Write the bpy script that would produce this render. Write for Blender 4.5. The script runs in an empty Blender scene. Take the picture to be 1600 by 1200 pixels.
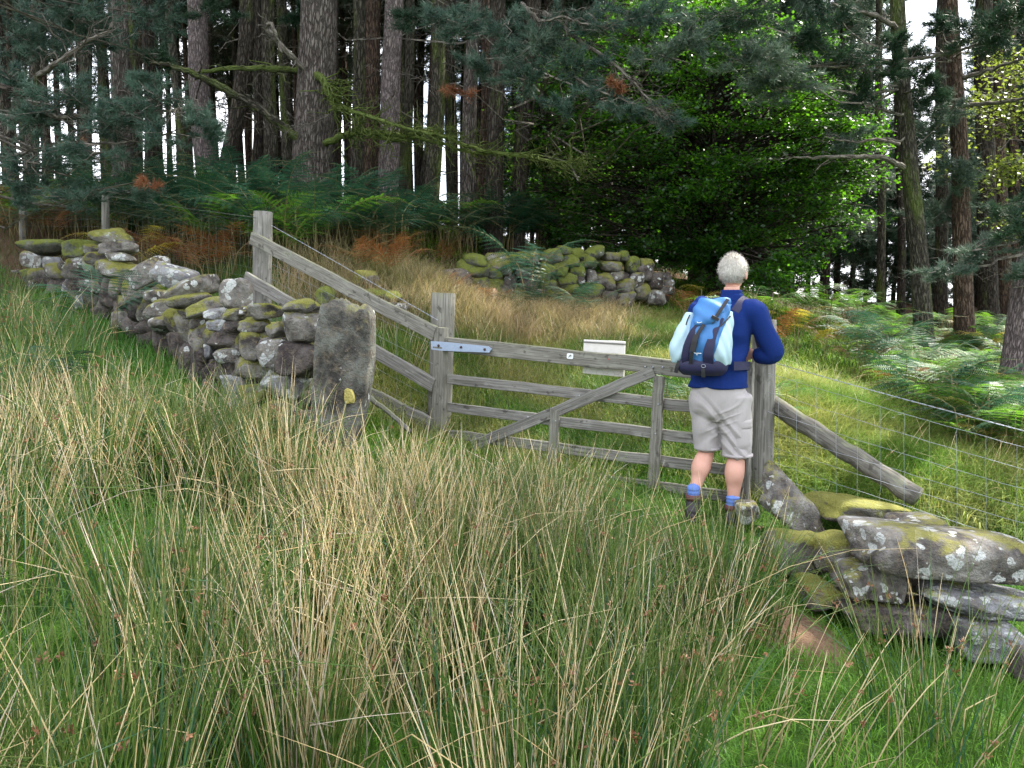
import bpy, bmesh, math, random
import numpy as np
from mathutils import Vector, Matrix
scene = bpy.context.scene
R = math.radians
rng = np.random.default_rng(7)
random.seed(7)

# ---------------------------------------------------------------- camera
F = 1256.0
PITCH = math.atan(120 / F)
cam_d = bpy.data.cameras.new("camera")
cam_d.lens = F / 1600 * 36
cam_d.sensor_width = 36
cam_d.clip_end = 2000
cam_d.clip_start = 0.05
cam = bpy.data.objects.new("camera", cam_d)
scene.collection.objects.link(cam)
cam.location = (0, 0, 0)
cam.rotation_euler = (R(90) - PITCH, 0, 0)
scene.camera = cam

# ---------------------------------------------------------------- world, sun, exposure
SUN_AZ, SUN_EL = R(50), R(50)          # azimuth to the right of +Y
SUN = np.array([math.sin(SUN_AZ) * math.cos(SUN_EL), math.cos(SUN_AZ) * math.cos(SUN_EL), math.sin(SUN_EL)])
world = bpy.data.worlds.new("World")
scene.world = world
world.use_nodes = True
wn = world.node_tree
bg = wn.nodes["Background"]
sky = wn.nodes.new("ShaderNodeTexSky")
sky.sky_type = 'NISHITA'
sky.sun_disc = False
sky.sun_elevation = SUN_EL
sky.sun_rotation = SUN_AZ
sky.air_density = 1.0
sky.dust_density = 2.0
# broken white cloud over the blue
tc = wn.nodes.new("ShaderNodeTexCoord")
nz = wn.nodes.new("ShaderNodeTexNoise")
nz.inputs["Scale"].default_value = 2.6
nz.inputs["Detail"].default_value = 8
nz.inputs["Roughness"].default_value = 0.6
cr = wn.nodes.new("ShaderNodeValToRGB")
cr.color_ramp.elements[0].position = 0.36
cr.color_ramp.elements[1].position = 0.56
mx = wn.nodes.new("ShaderNodeMix")
mx.data_type = 'RGBA'
wn.links.new(tc.outputs["Generated"], nz.inputs["Vector"])
wn.links.new(nz.outputs["Fac"], cr.inputs["Fac"])
wn.links.new(cr.outputs["Color"], mx.inputs["Factor"])
wn.links.new(sky.outputs["Color"], mx.inputs[6])
mx.inputs[7].default_value = (11.5, 11.8, 12.6, 1)
wn.links.new(mx.outputs[2], bg.inputs["Color"])
bg.inputs["Strength"].default_value = 0.105

sun_d = bpy.data.lights.new("sun", 'SUN')
sun_d.energy = 5.0
sun_d.angle = R(0.5)
sun_d.color = (1.0, 0.94, 0.82)
sun_o = bpy.data.objects.new("sun", sun_d)
scene.collection.objects.link(sun_o)
sun_o.rotation_euler = Vector(SUN).to_track_quat('Z', 'Y').to_euler()

scene.view_settings.view_transform = 'Standard'
scene.view_settings.look = 'None'
scene.view_settings.gamma = 1
scene.view_settings.exposure = 1.6
scene.render.engine = 'CYCLES'
cy = scene.cycles
cy.max_bounces = 6
cy.diffuse_bounces = 3
cy.glossy_bounces = 2
cy.transmission_bounces = 3
cy.transparent_max_bounces = 4
cy.use_denoising = True
cy.caustics_reflective = False
cy.caustics_refractive = False
scene.render.use_persistent_data = False

# ---------------------------------------------------------------- helpers
C = scene.collection
CT, ST = math.cos(PITCH), math.sin(PITCH)

def P(px, py, Y):
    """world point at distance Y along the view that stands at photo position (px, py)"""
    x = (px - 800) / F
    y = (600 - py) / F
    d = np.array([x, CT + y * ST, -ST + y * CT])
    return d * (Y / d[1])

def pv(px, py, Y):
    return Vector(P(px, py, Y))

def tag(o, label=None, cat=None, group=None, kind=None):
    if label: o['label'] = label
    if cat: o['category'] = cat
    if group: o['group'] = group
    if kind: o['kind'] = kind
    return o

def thing(name, label, cat, loc=(0, 0, 0), group=None):
    o = bpy.data.objects.new(name, None)
    o.empty_display_size = 0.1
    C.objects.link(o)
    o.location = tuple(float(v) for v in loc)
    return tag(o, label, cat, group)

def worldloc(o):
    v = Vector((0, 0, 0))
    while o:
        v += o.location
        o = o.parent
    return v

def mk(name, V, Fs, mat, parent=None, col=None, gc=None, smooth=True, loc=None, flat_faces=False):
    """numpy arrays -> one linked mesh object. V is in world space; parent/loc only translate."""
    V = np.asarray(V, dtype=np.float32)
    off = np.zeros(3, np.float32)
    if parent is not None:
        off = np.array(worldloc(parent), np.float32)
    if loc is not None:
        off = np.array([float(v) for v in loc], np.float32)
    if not isinstance(Fs, (list, tuple)): Fs = [Fs]
    Fs = [np.asarray(f, dtype=np.int32) for f in Fs if len(f)]
    me = bpy.data.meshes.new(name)
    me.vertices.add(len(V))
    me.vertices.foreach_set("co", (V - off).ravel())
    loops = np.concatenate([f.ravel() for f in Fs])
    tot = np.concatenate([np.full(len(f), f.shape[1], np.int32) for f in Fs])
    start = np.concatenate([[0], np.cumsum(tot)[:-1]]).astype(np.int32)
    me.loops.add(len(loops))
    me.loops.foreach_set("vertex_index", loops)
    me.polygons.add(len(tot))
    me.polygons.foreach_set("loop_start", start)
    me.update(calc_edges=True)
    if smooth and not flat_faces:
        me.polygons.foreach_set("use_smooth", np.ones(len(tot), bool))
    else:
        me.polygons.foreach_set("use_smooth", np.zeros(len(tot), bool))
    if col is not None:
        a = me.attributes.new("Col", 'FLOAT_COLOR', 'POINT')
        c4 = np.ones((len(V), 4), np.float32)
        c4[:, :3] = col
        a.data.foreach_set("color", c4.ravel())
    if gc is not None:
        a = me.attributes.new("gc", 'FLOAT_VECTOR', 'POINT')
        a.data.foreach_set("vector", np.asarray(gc, np.float32).ravel())
    me.materials.append(mat)
    o = bpy.data.objects.new(name, me)
    C.objects.link(o)
    if parent is not None:
        o.parent = parent
    elif loc is not None:
        o.location = tuple(float(v) for v in off)
    return o

class Geo:
    """collects pieces of one mesh"""
    def __init__(s):
        s.V = []; s.F = {}; s.G = []; s.Cc = []; s.n = 0
    def add(s, V, Fs, gc=None, col=None):
        V = np.asarray(V, float)
        if not isinstance(Fs, (list, tuple)): Fs = [Fs]
        for f in Fs:
            f = np.asarray(f)
            if len(f): s.F.setdefault(f.shape[1], []).append(f + s.n)
        s.V.append(V); s.n += len(V)
        s.G.append(gc if gc is not None else V)
        s.Cc.append(np.broadcast_to(col, (len(V), 3)) if col is not None else np.ones((len(V), 3)))
        return s
    def make(s, name, mat, parent=None, smooth=True, col=False, loc=None):
        return mk(name, np.concatenate(s.V), [np.concatenate(v) for v in s.F.values()], mat, parent,
                  col=np.concatenate(s.Cc) if col else None, gc=np.concatenate(s.G), smooth=smooth, loc=loc)

def norm(v):
    v = np.asarray(v, float)
    return v / np.maximum(np.linalg.norm(v, axis=-1, keepdims=True), 1e-9)

def btube(Pt, Rd, sides=3, col=None):
    """batch of tubes. Pt (n,k,3), Rd (n,k). returns V, quads, gc, col"""
    Pt = np.asarray(Pt, float); Rd = np.asarray(Rd, float)
    n, k, _ = Pt.shape
    T = norm(np.gradient(Pt, axis=1))
    D = norm(Pt[:, -1] - Pt[:, 0])
    ref = np.where(np.abs(D[:, 2:3]) > 0.8, np.array([[0.31, 0.95, 0.0]]), np.array([[0.0, 0.12, 1.0]]))
    A = norm(np.cross(T, ref[:, None, :]))
    B = np.cross(T, A)
    th = np.arange(sides) / sides * 2 * np.pi
    V = (Pt[:, :, None] + Rd[:, :, None, None] * (np.cos(th)[None, None, :, None] * A[:, :, None] + np.sin(th)[None, None, :, None] * B[:, :, None]))
    idx = np.arange(n * k * sides).reshape(n, k, sides)
    a = idx[:, :-1]; b = idx[:, 1:]
    Q = np.stack([a, np.roll(a, -1, 2), np.roll(b, -1, 2), b], -1).reshape(-1, 4)
    L = np.concatenate([np.zeros((n, 1)), np.cumsum(np.linalg.norm(np.diff(Pt, axis=1), axis=2), 1)], 1)
    g = np.empty(V.shape)
    g[..., 0] = L[:, :, None] + np.arange(n)[:, None, None] * 3.7
    g[..., 1] = Rd[:, :, None] * np.cos(th); g[..., 2] = Rd[:, :, None] * np.sin(th)
    cc = None
    if col is not None:
        col = np.asarray(col, float)
        if col.ndim == 2: col = col[:, None, :].repeat(k, 1)
        cc = col[:, :, None, :].repeat(sides, 2).reshape(-1, 3)
    return V.reshape(-1, 3), Q, g.reshape(-1, 3), cc

def tube(Pt, Rd, sides=8, caps=True):
    Pt = np.asarray(Pt, float)
    Rd = np.broadcast_to(np.asarray(Rd, float), (len(Pt),))
    V, Q, g, _ = btube(Pt[None], Rd[None], sides)
    Fs = [Q]
    if caps:
        Fs.append(np.array([np.arange(sides)[::-1]])); Fs.append(np.array([np.arange(sides) + (len(Pt) - 1) * sides]))
    return V, Fs, g

def ribbons(Pt, W, side, col=None):
    """batch of flat blades. Pt (n,k,3), W (n,k) half widths, side (n,3)"""
    n, k, _ = Pt.shape
    o = side[:, None, :] * W[:, :, None]
    V = np.stack([Pt - o, Pt + o], 2)
    idx = np.arange(n * k * 2).reshape(n, k, 2)
    Q = np.stack([idx[:, :-1, 0], idx[:, :-1, 1], idx[:, 1:, 1], idx[:, 1:, 0]], -1).reshape(-1, 4)
    cc = None
    if col is not None:
        col = np.asarray(col, float)
        if col.ndim == 2: col = col[:, None, :].repeat(k, 1)
        cc = col[:, :, None, :].repeat(2, 2).reshape(-1, 3)
    return V.reshape(-1, 3), Q, cc

def beam(a, b, w, h, up=(0, 0, 1), ch=0.006, segs=8, warp=0.003, seed=0):
    """chamfered timber from a to b; w across, h along 'up'"""
    r = np.random.default_rng(seed)
    a = np.asarray(a, float); b = np.asarray(b, float)
    t = norm(b - a)
    u = np.asarray(up, float); s = norm(np.cross(t, u)); u = norm(np.cross(s, t))
    W, H = w / 2, h / 2
    prof = np.array([(-W + ch, -H), (W - ch, -H), (W, -H + ch), (W, H - ch), (W - ch, H), (-W + ch, H), (-W, H - ch), (-W, -H + ch)])
    k = segs + 1
    tt = np.linspace(0, 1, k)
    cen = a + (b - a) * tt[:, None] + (s * r.normal(0, warp, (k, 1)) + u * r.normal(0, warp, (k, 1)))
    sc = 1 + r.normal(0, 0.015, (k, 1, 1))
    V = cen[:, None] + (prof[None, :, 0:1] * s + prof[None, :, 1:2] * u) * sc
    idx = np.arange(k * 8).reshape(k, 8)
    A = idx[:-1]; B = idx[1:]
    Q = np.stack([A, np.roll(A, -1, 1), np.roll(B, -1, 1), B], -1).reshape(-1, 4)
    g = np.empty((k, 8, 3)); L = np.linalg.norm(b - a)
    g[..., 0] = tt[:, None] * L + seed * 5.3; g[..., 1] = prof[:, 0] + seed; g[..., 2] = prof[:, 1]
    return V.reshape(-1, 3), [Q, np.array([idx[0][::-1]]), np.array([idx[-1]])], g.reshape(-1, 3)

# ---------------------------------------------------------------- materials
class NT:
    def __init__(s, name):
        s.m = bpy.data.materials.new(name); s.m.use_nodes = True
        s.t = s.m.node_tree; s.b = s.t.nodes["Principled BSDF"]
        s.out = s.t.nodes["Material Output"]
    def n(s, typ, **kw):
        nd = s.t.nodes.new("ShaderNode" + typ)
        for k, v in kw.items():
            if k.startswith("_"): setattr(nd, k[1:], v)
            else: s.put(nd.inputs[k.replace("__", " ")], v)
        return nd
    def put(s, inp, v):
        if isinstance(v, bpy.types.NodeSocket): s.t.links.new(v, inp)
        elif isinstance(v, (tuple, list)) and len(v) == 3 and inp.type == 'RGBA': inp.default_value = (*v, 1)
        else: inp.default_value = v
    def mix(s, f, a, b, mode='MIX'):
        nd = s.t.nodes.new("ShaderNodeMix"); nd.data_type = 'RGBA'; nd.blend_type = mode
        s.put(nd.inputs[0], f); s.put(nd.inputs[6], a); s.put(nd.inputs[7], b)
        return nd.outputs[2]
    def math(s, op, a, b=0.0, c=0.0, clamp=False):
        nd = s.t.nodes.new("ShaderNodeMath"); nd.operation = op; nd.use_clamp = clamp
        s.put(nd.inputs[0], a); s.put(nd.inputs[1], b); s.put(nd.inputs[2], c)
        return nd.outputs[0]
    def ramp(s, f, lo, hi):
        nd = s.t.nodes.new("ShaderNodeMapRange"); nd.interpolation_type = 'SMOOTHSTEP'
        s.put(nd.inputs[0], f); s.put(nd.inputs[1], lo); s.put(nd.inputs[2], hi)
        return nd.outputs[0]
    def noise(s, vec, scale, detail=4, rough=0.55):
        nd = s.n("TexNoise", Scale=scale, Detail=detail, Roughness=rough); s.put(nd.inputs["Vector"], vec)
        return nd.outputs["Fac"]
    def vor(s, vec, scale, feat='F1'):
        nd = s.n("TexVoronoi", Scale=scale); nd.feature = feat; s.put(nd.inputs["Vector"], vec)
        return nd.outputs["Distance"]
    def vmul(s, v, k):
        nd = s.t.nodes.new("ShaderNodeVectorMath"); nd.operation = 'MULTIPLY'; s.put(nd.inputs[0], v); nd.inputs[1].default_value = k
        return nd.outputs[0]
    def vadd(s, v, k):
        nd = s.t.nodes.new("ShaderNodeVectorMath"); nd.operation = 'ADD'; s.put(nd.inputs[0], v); s.put(nd.inputs[1], k)
        return nd.outputs[0]
    def objc(s): return s.n("TexCoord").outputs["Object"]
    def att(s, a):
        nd = s.t.nodes.new("ShaderNodeAttribute"); nd.attribute_name = a
        return nd
    def bump(s, h, strength=0.5, dist=0.01):
        nd = s.n("Bump", Strength=strength, Distance=dist, Height=h); s.t.links.new(nd.outputs[0], s.b.inputs["Normal"])
    def base(s, c, rough=0.8, spec=0.3):
        s.put(s.b.inputs["Base Color"], c); s.put(s.b.inputs["Roughness"], rough); s.b.inputs["Specular IOR Level"].default_value = spec
        return s.m
    def translucent(s, c, fac):
        tr = s.n("BsdfTranslucent"); s.put(tr.inputs[0], c)
        m = s.n("MixShader"); m.inputs[0].default_value = fac
        s.t.links.new(s.b.outputs[0], m.inputs[1]); s.t.links.new(tr.outputs[0], m.inputs[2])
        s.t.links.new(m.outputs[0], s.out.inputs["Surface"])

def m_plant(name, trans=0.3, rough=0.55, spec=0.35, gain=(1, 1, 1), tg=(1.0, 1.0, 0.7)):
    s = NT(name)
    c = s.att("Col").outputs["Color"]
    rnd = s.n("ObjectInfo").outputs["Random"]
    nz = s.noise(s.objc(), 1.3, 3)
    k = s.math('MULTIPLY_ADD', nz, 0.8, 0.6)
    c = s.mix(1.0, c, (gain[0], gain[1], gain[2]), 'MULTIPLY')
    cc = s.n("CombineColor", Red=k, Green=k, Blue=k).outputs[0]
    c = s.mix(1.0, c, cc, 'MULTIPLY')
    s.base(c, rough, spec)
    if trans > 0:
        t = s.mix(1.0, c, tg, 'MULTIPLY'); s.translucent(t, trans)
    return s.m

def m_leaf(name, c1, c2, trans=0.35, rough=0.5, spec=0.4, tcol=None, scale=6):
    """foliage between two real leaf colours, per object and per clump"""
    s = NT(name)
    rnd = s.n("ObjectInfo").outputs["Random"]
    nz = s.noise(s.objc(), scale, 2)
    f = s.math('ADD', s.ramp(nz, 0.3, 0.7), s.math('MULTIPLY_ADD', rnd, 0.5, -0.25), clamp=True)
    c = s.mix(f, c1, c2)
    s.base(c, rough, spec)
    s.translucent(tcol if tcol else c, trans)
    return s.m

def m_stone(name, moss=0.5, lichen=0.5, dark=(0.055, 0.048, 0.045), light=(0.31, 0.295, 0.27), mosscol=(0.17, 0.19, 0.03), off=0.0):
    s = NT(name)
    oi = s.n("ObjectInfo").outputs["Random"]
    v = s.vadd(s.objc(), s.n("CombineXYZ", X=s.math('MULTIPLY', oi, 31.0), Y=s.math('MULTIPLY', oi, 17.0), Z=off).outputs[0])
    n1 = s.noise(v, 5, 6, 0.65); n2 = s.noise(v, 22, 5, 0.7); n3 = s.noise(v, 90, 3, 0.6)
    c = s.mix(s.ramp(n1, 0.35, 0.68), dark, light)
    c = s.mix(s.ramp(n2, 0.45, 0.75), c, (0.19, 0.155, 0.115))
    # crusts of pale lichen with ragged rims
    w = s.vadd(v, s.vmul(s.n("TexNoise", Vector=v, Scale=18.0).outputs["Color"], (0.09, 0.09, 0.09)))
    vo = s.vor(w, 15.0)
    thr = s.math('MULTIPLY', s.ramp(s.noise(v, 5.5, 2), 0.64 - 0.3 * lichen, 0.84 - 0.3 * lichen), 0.46)
    lm = s.math('MULTIPLY', s.ramp(s.math('SUBTRACT', thr, vo), -0.03, 0.03), s.ramp(n3, 0.28, 0.48))
    c = s.mix(lm, c, s.mix(n2, (0.36, 0.37, 0.36), (0.62, 0.64, 0.62)))
    # moss and green algae on what faces up
    nz = s.n("SeparateXYZ", Vector=s.n("NewGeometry").outputs["Normal"]).outputs[2]
    mm = s.ramp(s.math('ADD', s.math('MULTIPLY', nz, 0.28), s.math('ADD', s.math('MULTIPLY', s.noise(v, 6, 4, 0.6), 1.2), s.math('MULTIPLY', n2, 0.5))), 1.28 - 0.55 * moss, 1.52 - 0.55 * moss)
    c = s.mix(s.math('MULTIPLY', mm, 0.9), c, s.mix(n2, mosscol, (mosscol[0] * 1.9, mosscol[1] * 1.7, mosscol[2] * 1.3)))
    h = s.math('ADD', s.math('MULTIPLY', n2, 0.6), s.math('ADD', s.math('MULTIPLY', n3, 0.35), s.math('MULTIPLY', n1, 1.2)))
    s.bump(h, 1.0, 0.05)
    return s.base(c, 0.9, 0.2)

def m_bark(name, c1, c2, moss=0.0, scale=1.0, bump=0.03):
    s = NT(name)
    g = s.att("gc").outputs["Vector"]
    oi = s.n("ObjectInfo").outputs["Random"]
    v = s.vadd(g, s.n("CombineXYZ", X=s.math('MULTIPLY', oi, 40.0)).outputs[0])
    vs = s.vmul(v, (5.0 * scale, 26.0 * scale, 26.0 * scale))
    n1 = s.noise(vs, 1.0, 5, 0.65)
    vo = s.vor(s.vadd(vs, s.vmul(s.n("TexNoise", Vector=vs, Scale=1.5).outputs["Color"], (1.2, 1.2, 1.2))), 1.1, 'DISTANCE_TO_EDGE')
    crack = s.ramp(vo, 0.0, 0.22)
    c = s.mix(s.ramp(n1, 0.3, 0.7), c1, c2)
    c = s.mix(s.math('MULTIPLY', s.math('SUBTRACT', 1.0, crack), 0.75), c, (c1[0] * 0.35, c1[1] * 0.35, c1[2] * 0.35))
    if moss:
        m = s.ramp(s.noise(s.vmul(v, (1.2, 5, 5)), 1.0, 4), 0.7 - 0.4 * moss, 0.9 - 0.35 * moss)
        c = s.mix(s.math('MULTIPLY', m, 0.85), c, s.mix(n1, (0.05, 0.075, 0.015), (0.115, 0.15, 0.035)))
    s.bump(s.math('ADD', crack, s.math('MULTIPLY', n1, 0.8)), 1.0, bump)
    return s.base(c, 0.92, 0.15)

def m_wood(name, c1=(0.13, 0.125, 0.11), c2=(0.33, 0.32, 0.29), green=0.3):
    s = NT(name)
    g = s.att("gc").outputs["Vector"]
    oi = s.n("ObjectInfo").outputs["Random"]
    v = s.vadd(g, s.n("CombineXYZ", X=s.math('MULTIPLY', oi, 40.0)).outputs[0])
    n1 = s.noise(s.vmul(v, (3.0, 120, 120)), 1.0, 4, 0.6)
    n2 = s.noise(s.vmul(v, (7.0, 22, 22)), 1.0, 5, 0.6)
    n3 = s.noise(s.vmul(v, (14.0, 18, 18)), 1.0, 2, 0.5)
    c = s.mix(s.ramp(n1, 0.25, 0.75), c1, c2)
    c = s.mix(s.math('MULTIPLY', s.ramp(n2, 0.5, 0.8), 0.6), c, (0.40, 0.39, 0.37))
    c = s.mix(s.math('MULTIPLY', s.ramp(n3, 0.62, 0.72), 0.7), c, (0.05, 0.045, 0.04))
    nz = s.n("SeparateXYZ", Vector=s.n("NewGeometry").outputs["Normal"]).outputs[2]
    gm = s.math('MULTIPLY', s.ramp(s.math('ADD', n2, s.math('MULTIPLY', nz, 0.25)), 0.75 - 0.4 * green, 1.0 - 0.3 * green), 0.75)
    c = s.mix(gm, c, (0.15, 0.16, 0.09))
    s.bump(s.math('ADD', n1, s.math('MULTIPLY', n2, 0.5)), 0.6, 0.004)
    return s.base(c, 0.85, 0.2)

def m_plain(name, c, rough=0.6, spec=0.4, metal=0.0, nscale=40, var=0.25, bump=0.0, dist=0.003):
    s = NT(name)
    n = s.noise(s.objc(), nscale, 4)
    lo = tuple(x * (1 - var) for x in c); hi = tuple(min(1, x * (1 + var)) for x in c)
    if bump: s.bump(n, bump, dist)
    s.b.inputs["Metallic"].default_value = metal
    return s.base(s.mix(n, lo, hi), rough, spec)

M = {}
M['plant'] = m_plant("grass_blades", 0.35, 0.5, 0.3)
M['rush'] = m_plant("rush_stems", 0.15, 0.45, 0.45)
M['needle_blue'] = m_leaf("pine_needles_blue_green", (0.028, 0.062, 0.045), (0.085, 0.145, 0.105), 0.3, 0.5, 0.35)
M['needle_dark'] = m_leaf("pine_needles_dark", (0.012, 0.035, 0.018), (0.035, 0.075, 0.035), 0.25, 0.5, 0.35, scale=3)
M['needle_gray'] = m_leaf("pine_needles_grey", (0.05, 0.085, 0.06), (0.12, 0.17, 0.12), 0.25, 0.5, 0.35)
M['needle_rust'] = m_leaf("dead_needles", (0.16, 0.06, 0.03), (0.28, 0.12, 0.06), 0.25, 0.6, 0.2)
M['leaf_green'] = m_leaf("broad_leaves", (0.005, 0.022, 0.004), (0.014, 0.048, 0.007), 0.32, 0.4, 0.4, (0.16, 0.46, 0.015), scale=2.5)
M['leaf_yellow'] = m_leaf("yellowing_leaves", (0.03, 0.075, 0.012), (0.14, 0.15, 0.03), 0.4, 0.4, 0.4, (0.28, 0.36, 0.05), scale=5)
M['fern_green'] = m_leaf("bracken_green", (0.03, 0.11, 0.022), (0.08, 0.20, 0.035), 0.4, 0.5, 0.25, (0.18, 0.40, 0.03), scale=3)
M['fern_blue'] = m_leaf("bracken_blue_green", (0.02, 0.075, 0.04), (0.05, 0.135, 0.075), 0.25, 0.48, 0.3, scale=3)
M['fern_yellow'] = m_leaf("bracken_yellow", (0.38, 0.26, 0.03), (0.30, 0.32, 0.05), 0.4, 0.4, 0.5, (0.6, 0.5, 0.05), scale=3)
M['fern_rust'] = m_leaf("bracken_rust", (0.20, 0.07, 0.025), (0.36, 0.16, 0.05), 0.3, 0.5, 0.4, scale=3)
M['stem'] = m_plain("bracken_stalk", (0.16, 0.13, 0.05), 0.6)
M['stone_a'] = m_stone("lichened_stone", 0.46, 0.85, mosscol=(0.15, 0.155, 0.045))
M['stone_b'] = m_stone("mossy_stone", 0.88, 0.5, mosscol=(0.14, 0.15, 0.035), off=3.0)
M['stone_c'] = m_stone("dark_stone", 0.2, 0.35, (0.04, 0.032, 0.032), (0.17, 0.15, 0.14), off=6.0)
M['stone_d'] = m_stone("very_mossy_stone", 1.05, 0.3, (0.04, 0.045, 0.04), (0.18, 0.19, 0.15), (0.115, 0.145, 0.03), off=9.0)
M['stone_e'] = m_stone("pale_lichen_stone", 0.3, 1.0, (0.13, 0.13, 0.14), (0.36, 0.37, 0.38), off=12.0)
M['bark'] = m_bark("pine_bark", (0.075, 0.060, 0.052), (0.19, 0.165, 0.15), 0.0)
M['bark_pink'] = m_bark("pinkish_grey_bark", (0.12, 0.095, 0.095), (0.27, 0.22, 0.215), 0.0, 1.5, 0.015)
M['bark_moss'] = m_bark("mossy_bark", (0.05, 0.045, 0.035), (0.13, 0.115, 0.09), 0.6)
M['bark_red'] = m_bark("red_brown_bark", (0.065, 0.043, 0.033), (0.165, 0.115, 0.085), 0.15)
M['bark_dark'] = m_bark("dark_bark", (0.035, 0.028, 0.022), (0.09, 0.075, 0.06), 0.3)
M['twig'] = m_bark("dead_twigs", (0.10, 0.085, 0.07), (0.22, 0.20, 0.17), 0.25, 1.0, 0.004)
M['moss_branch'] = m_bark("moss_covered_branch", (0.07, 0.075, 0.04), (0.14, 0.15, 0.08), 0.85, 1.0, 0.01)
M['moss_bright'] = m_bark("bright_moss_on_boughs", (0.10, 0.13, 0.04), (0.19, 0.23, 0.08), 1.3, 1.0, 0.01)
M['wood'] = m_wood("weathered_timber", (0.085, 0.08, 0.07), (0.26, 0.25, 0.23))
M['wood_green'] = m_wood("weathered_timber_with_algae", (0.085, 0.08, 0.065), (0.25, 0.24, 0.21), 0.55)
M['wood_dark'] = m_wood("dark_round_timber", (0.055, 0.05, 0.042), (0.17, 0.16, 0.14), 0.35)
M['wire'] = m_plain("galvanised_wire", (0.34, 0.37, 0.42), 0.5, 0.5, 0.6, 30)
M['white_board'] = m_plain("whitewashed_board", (0.62, 0.60, 0.56), 0.7, 0.3, 0, 25, 0.12, 0.2)
M['strap'] = m_plain("galvanised_strap", (0.36, 0.44, 0.58), 0.45, 0.5, 0.3, 60, 0.2)
M['iron'] = m_plain("rusty_iron", (0.07, 0.05, 0.05), 0.6, 0.4, 0.5, 80)
M['white'] = m_plain("white_plastic", (0.75, 0.77, 0.78), 0.4, 0.5, 0, 80, .05)
M['black'] = m_plain("black_webbing", (0.02, 0.02, 0.024), 0.6, 0.4, 0, 200, .3, .3, .001)
M['red'] = m_plain("red_paint", (0.6, 0.05, 0.06), 0.6)
# ---------------------------------------------------------------- terrain
CP = [(0, .5, -1.55), (0, 2.5, -1.52), (2, .5, -1.6), (-2, .5, -1.42), (-2, 2.5, -1.27), (1.4, 2.9, -1.53), (2.4, 3.3, -1.66), (2.05, 3.85, -1.72), (1.3, 3.6, -1.56), (1.62, 4.3, -1.57), (1.15, 4.2, -1.52), (0, 4, -1.42),
      (1.2, 5.3, -1.41), (1.74, 5.6, -1.38), (.6, 5.9, -1.27), (-.55, 6.65, -1.13), (-1.05, 5.2, -.95), (-2.4, 8, -.38), (-2.05, 5.9, -.75),
      (-3, 6.8, -.48), (-4.3, 8.3, -.18), (-6.5, 11, .2), (-3, 4, -.88), (-5, 5, -.45), (-4, 2.5, -.95), (-8, 8, .2),
      (-3.08, 12.5, 1.5), (-1.5, 9.5, .3), (-2.9, 10, .62), (-.44, 11, -.04), (-1.2, 11.2, .35), (1.9, 12, -.14), (.34, 8.5, -.55), (1.16, 7.3, -.82), (2.5, 7, -.95), (3.2, 9, -.6),
      (4.8, 13, -.31), (7.8, 20, -.19), (6.6, 13, -.95), (7.6, 13.5, -.78), (5.0, 8, -1.15), (2.7, 5.5, -1.3), (4, 4, -1.5), (11, 20, -.35), (0, 14, .95),
      (-6, 15, 2.1), (-1.35, 17, 1.5), (3.2, 18, .9), (-10.7, 18, 2.7), (-7.6, 24, 3.3), (-8, 36, 2.3), (-20, 30, 2.5), (0, 30, 2.0), (12, 36, .5),
      (22, 22, -.5), (14, 10, -1.6), (8, 4, -1.8), (-14, 6, .2), (0, -6, -1.75), (-6, -6, -1.3), (7, -4, -2), (-12, 12, 1.3), (1.0, 10.5, -.25), (2.6, 10.5, -.4), (-1.3, 7.6, -.55)]
CP = np.array(CP, float)
def _phi(r): return np.where(r > 1e-9, r * r * np.log(np.maximum(r, 1e-9)), 0)
_n = len(CP)
_K = _phi(np.linalg.norm(CP[:, None, :2] - CP[None, :, :2], axis=2)) + 0.02 * np.eye(_n)
_Pm = np.c_[np.ones(_n), CP[:, :2]]
_A = np.block([[_K, _Pm], [_Pm.T, np.zeros((3, 3))]])
_w = np.linalg.solve(_A, np.r_[CP[:, 2], 0, 0, 0])
def G(X, Y):
    X = np.asarray(X, float); Y = np.asarray(Y, float); sh = X.shape
    x = X.ravel(); y = Y.ravel(); out = np.empty(len(x))
    for i in range(0, len(x), 50000):
        a = x[i:i + 50000]; b = y[i:i + 50000]
        r = np.hypot(a[:, None] - CP[:, 0], b[:, None] - CP[:, 1])
        z = _phi(r) @ _w[:_n] + _w[_n] + _w[_n + 1] * a + _w[_n + 2] * b
        d = np.hypot(a, b - 8)
        t = np.clip((d - 26) / 30, 0, 1); t = t * t * (3 - 2 * t)
        z = np.clip(z, -3, 4) * (1 - t) + (-4.0) * t
        z += 0.025 * np.sin(a * 3.1 + 1.3 * np.sin(b * 2.3)) * np.sin(b * 2.7 + a) + 0.012 * np.sin(a * 8.3 + b * 3) * np.sin(b * 7.1 - a * 2)
        out[i:i + 50000] = z
    return out.reshape(sh)
def g1(x, y): return float(G(np.array([x]), np.array([y]))[0])
def hit(px, py, y0=1.0, y1=60.0):
    """ground point seen at photo position"""
    ys = np.linspace(y0, y1, 3000)
    d = P(px, py, 1.0)
    pts = d[None] * ys[:, None]
    dz = pts[:, 2] - G(pts[:, 0], pts[:, 1])
    i = np.argmax(dz < 0)
    return pts[i] if dz[i] < 0 else pts[-1]

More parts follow.
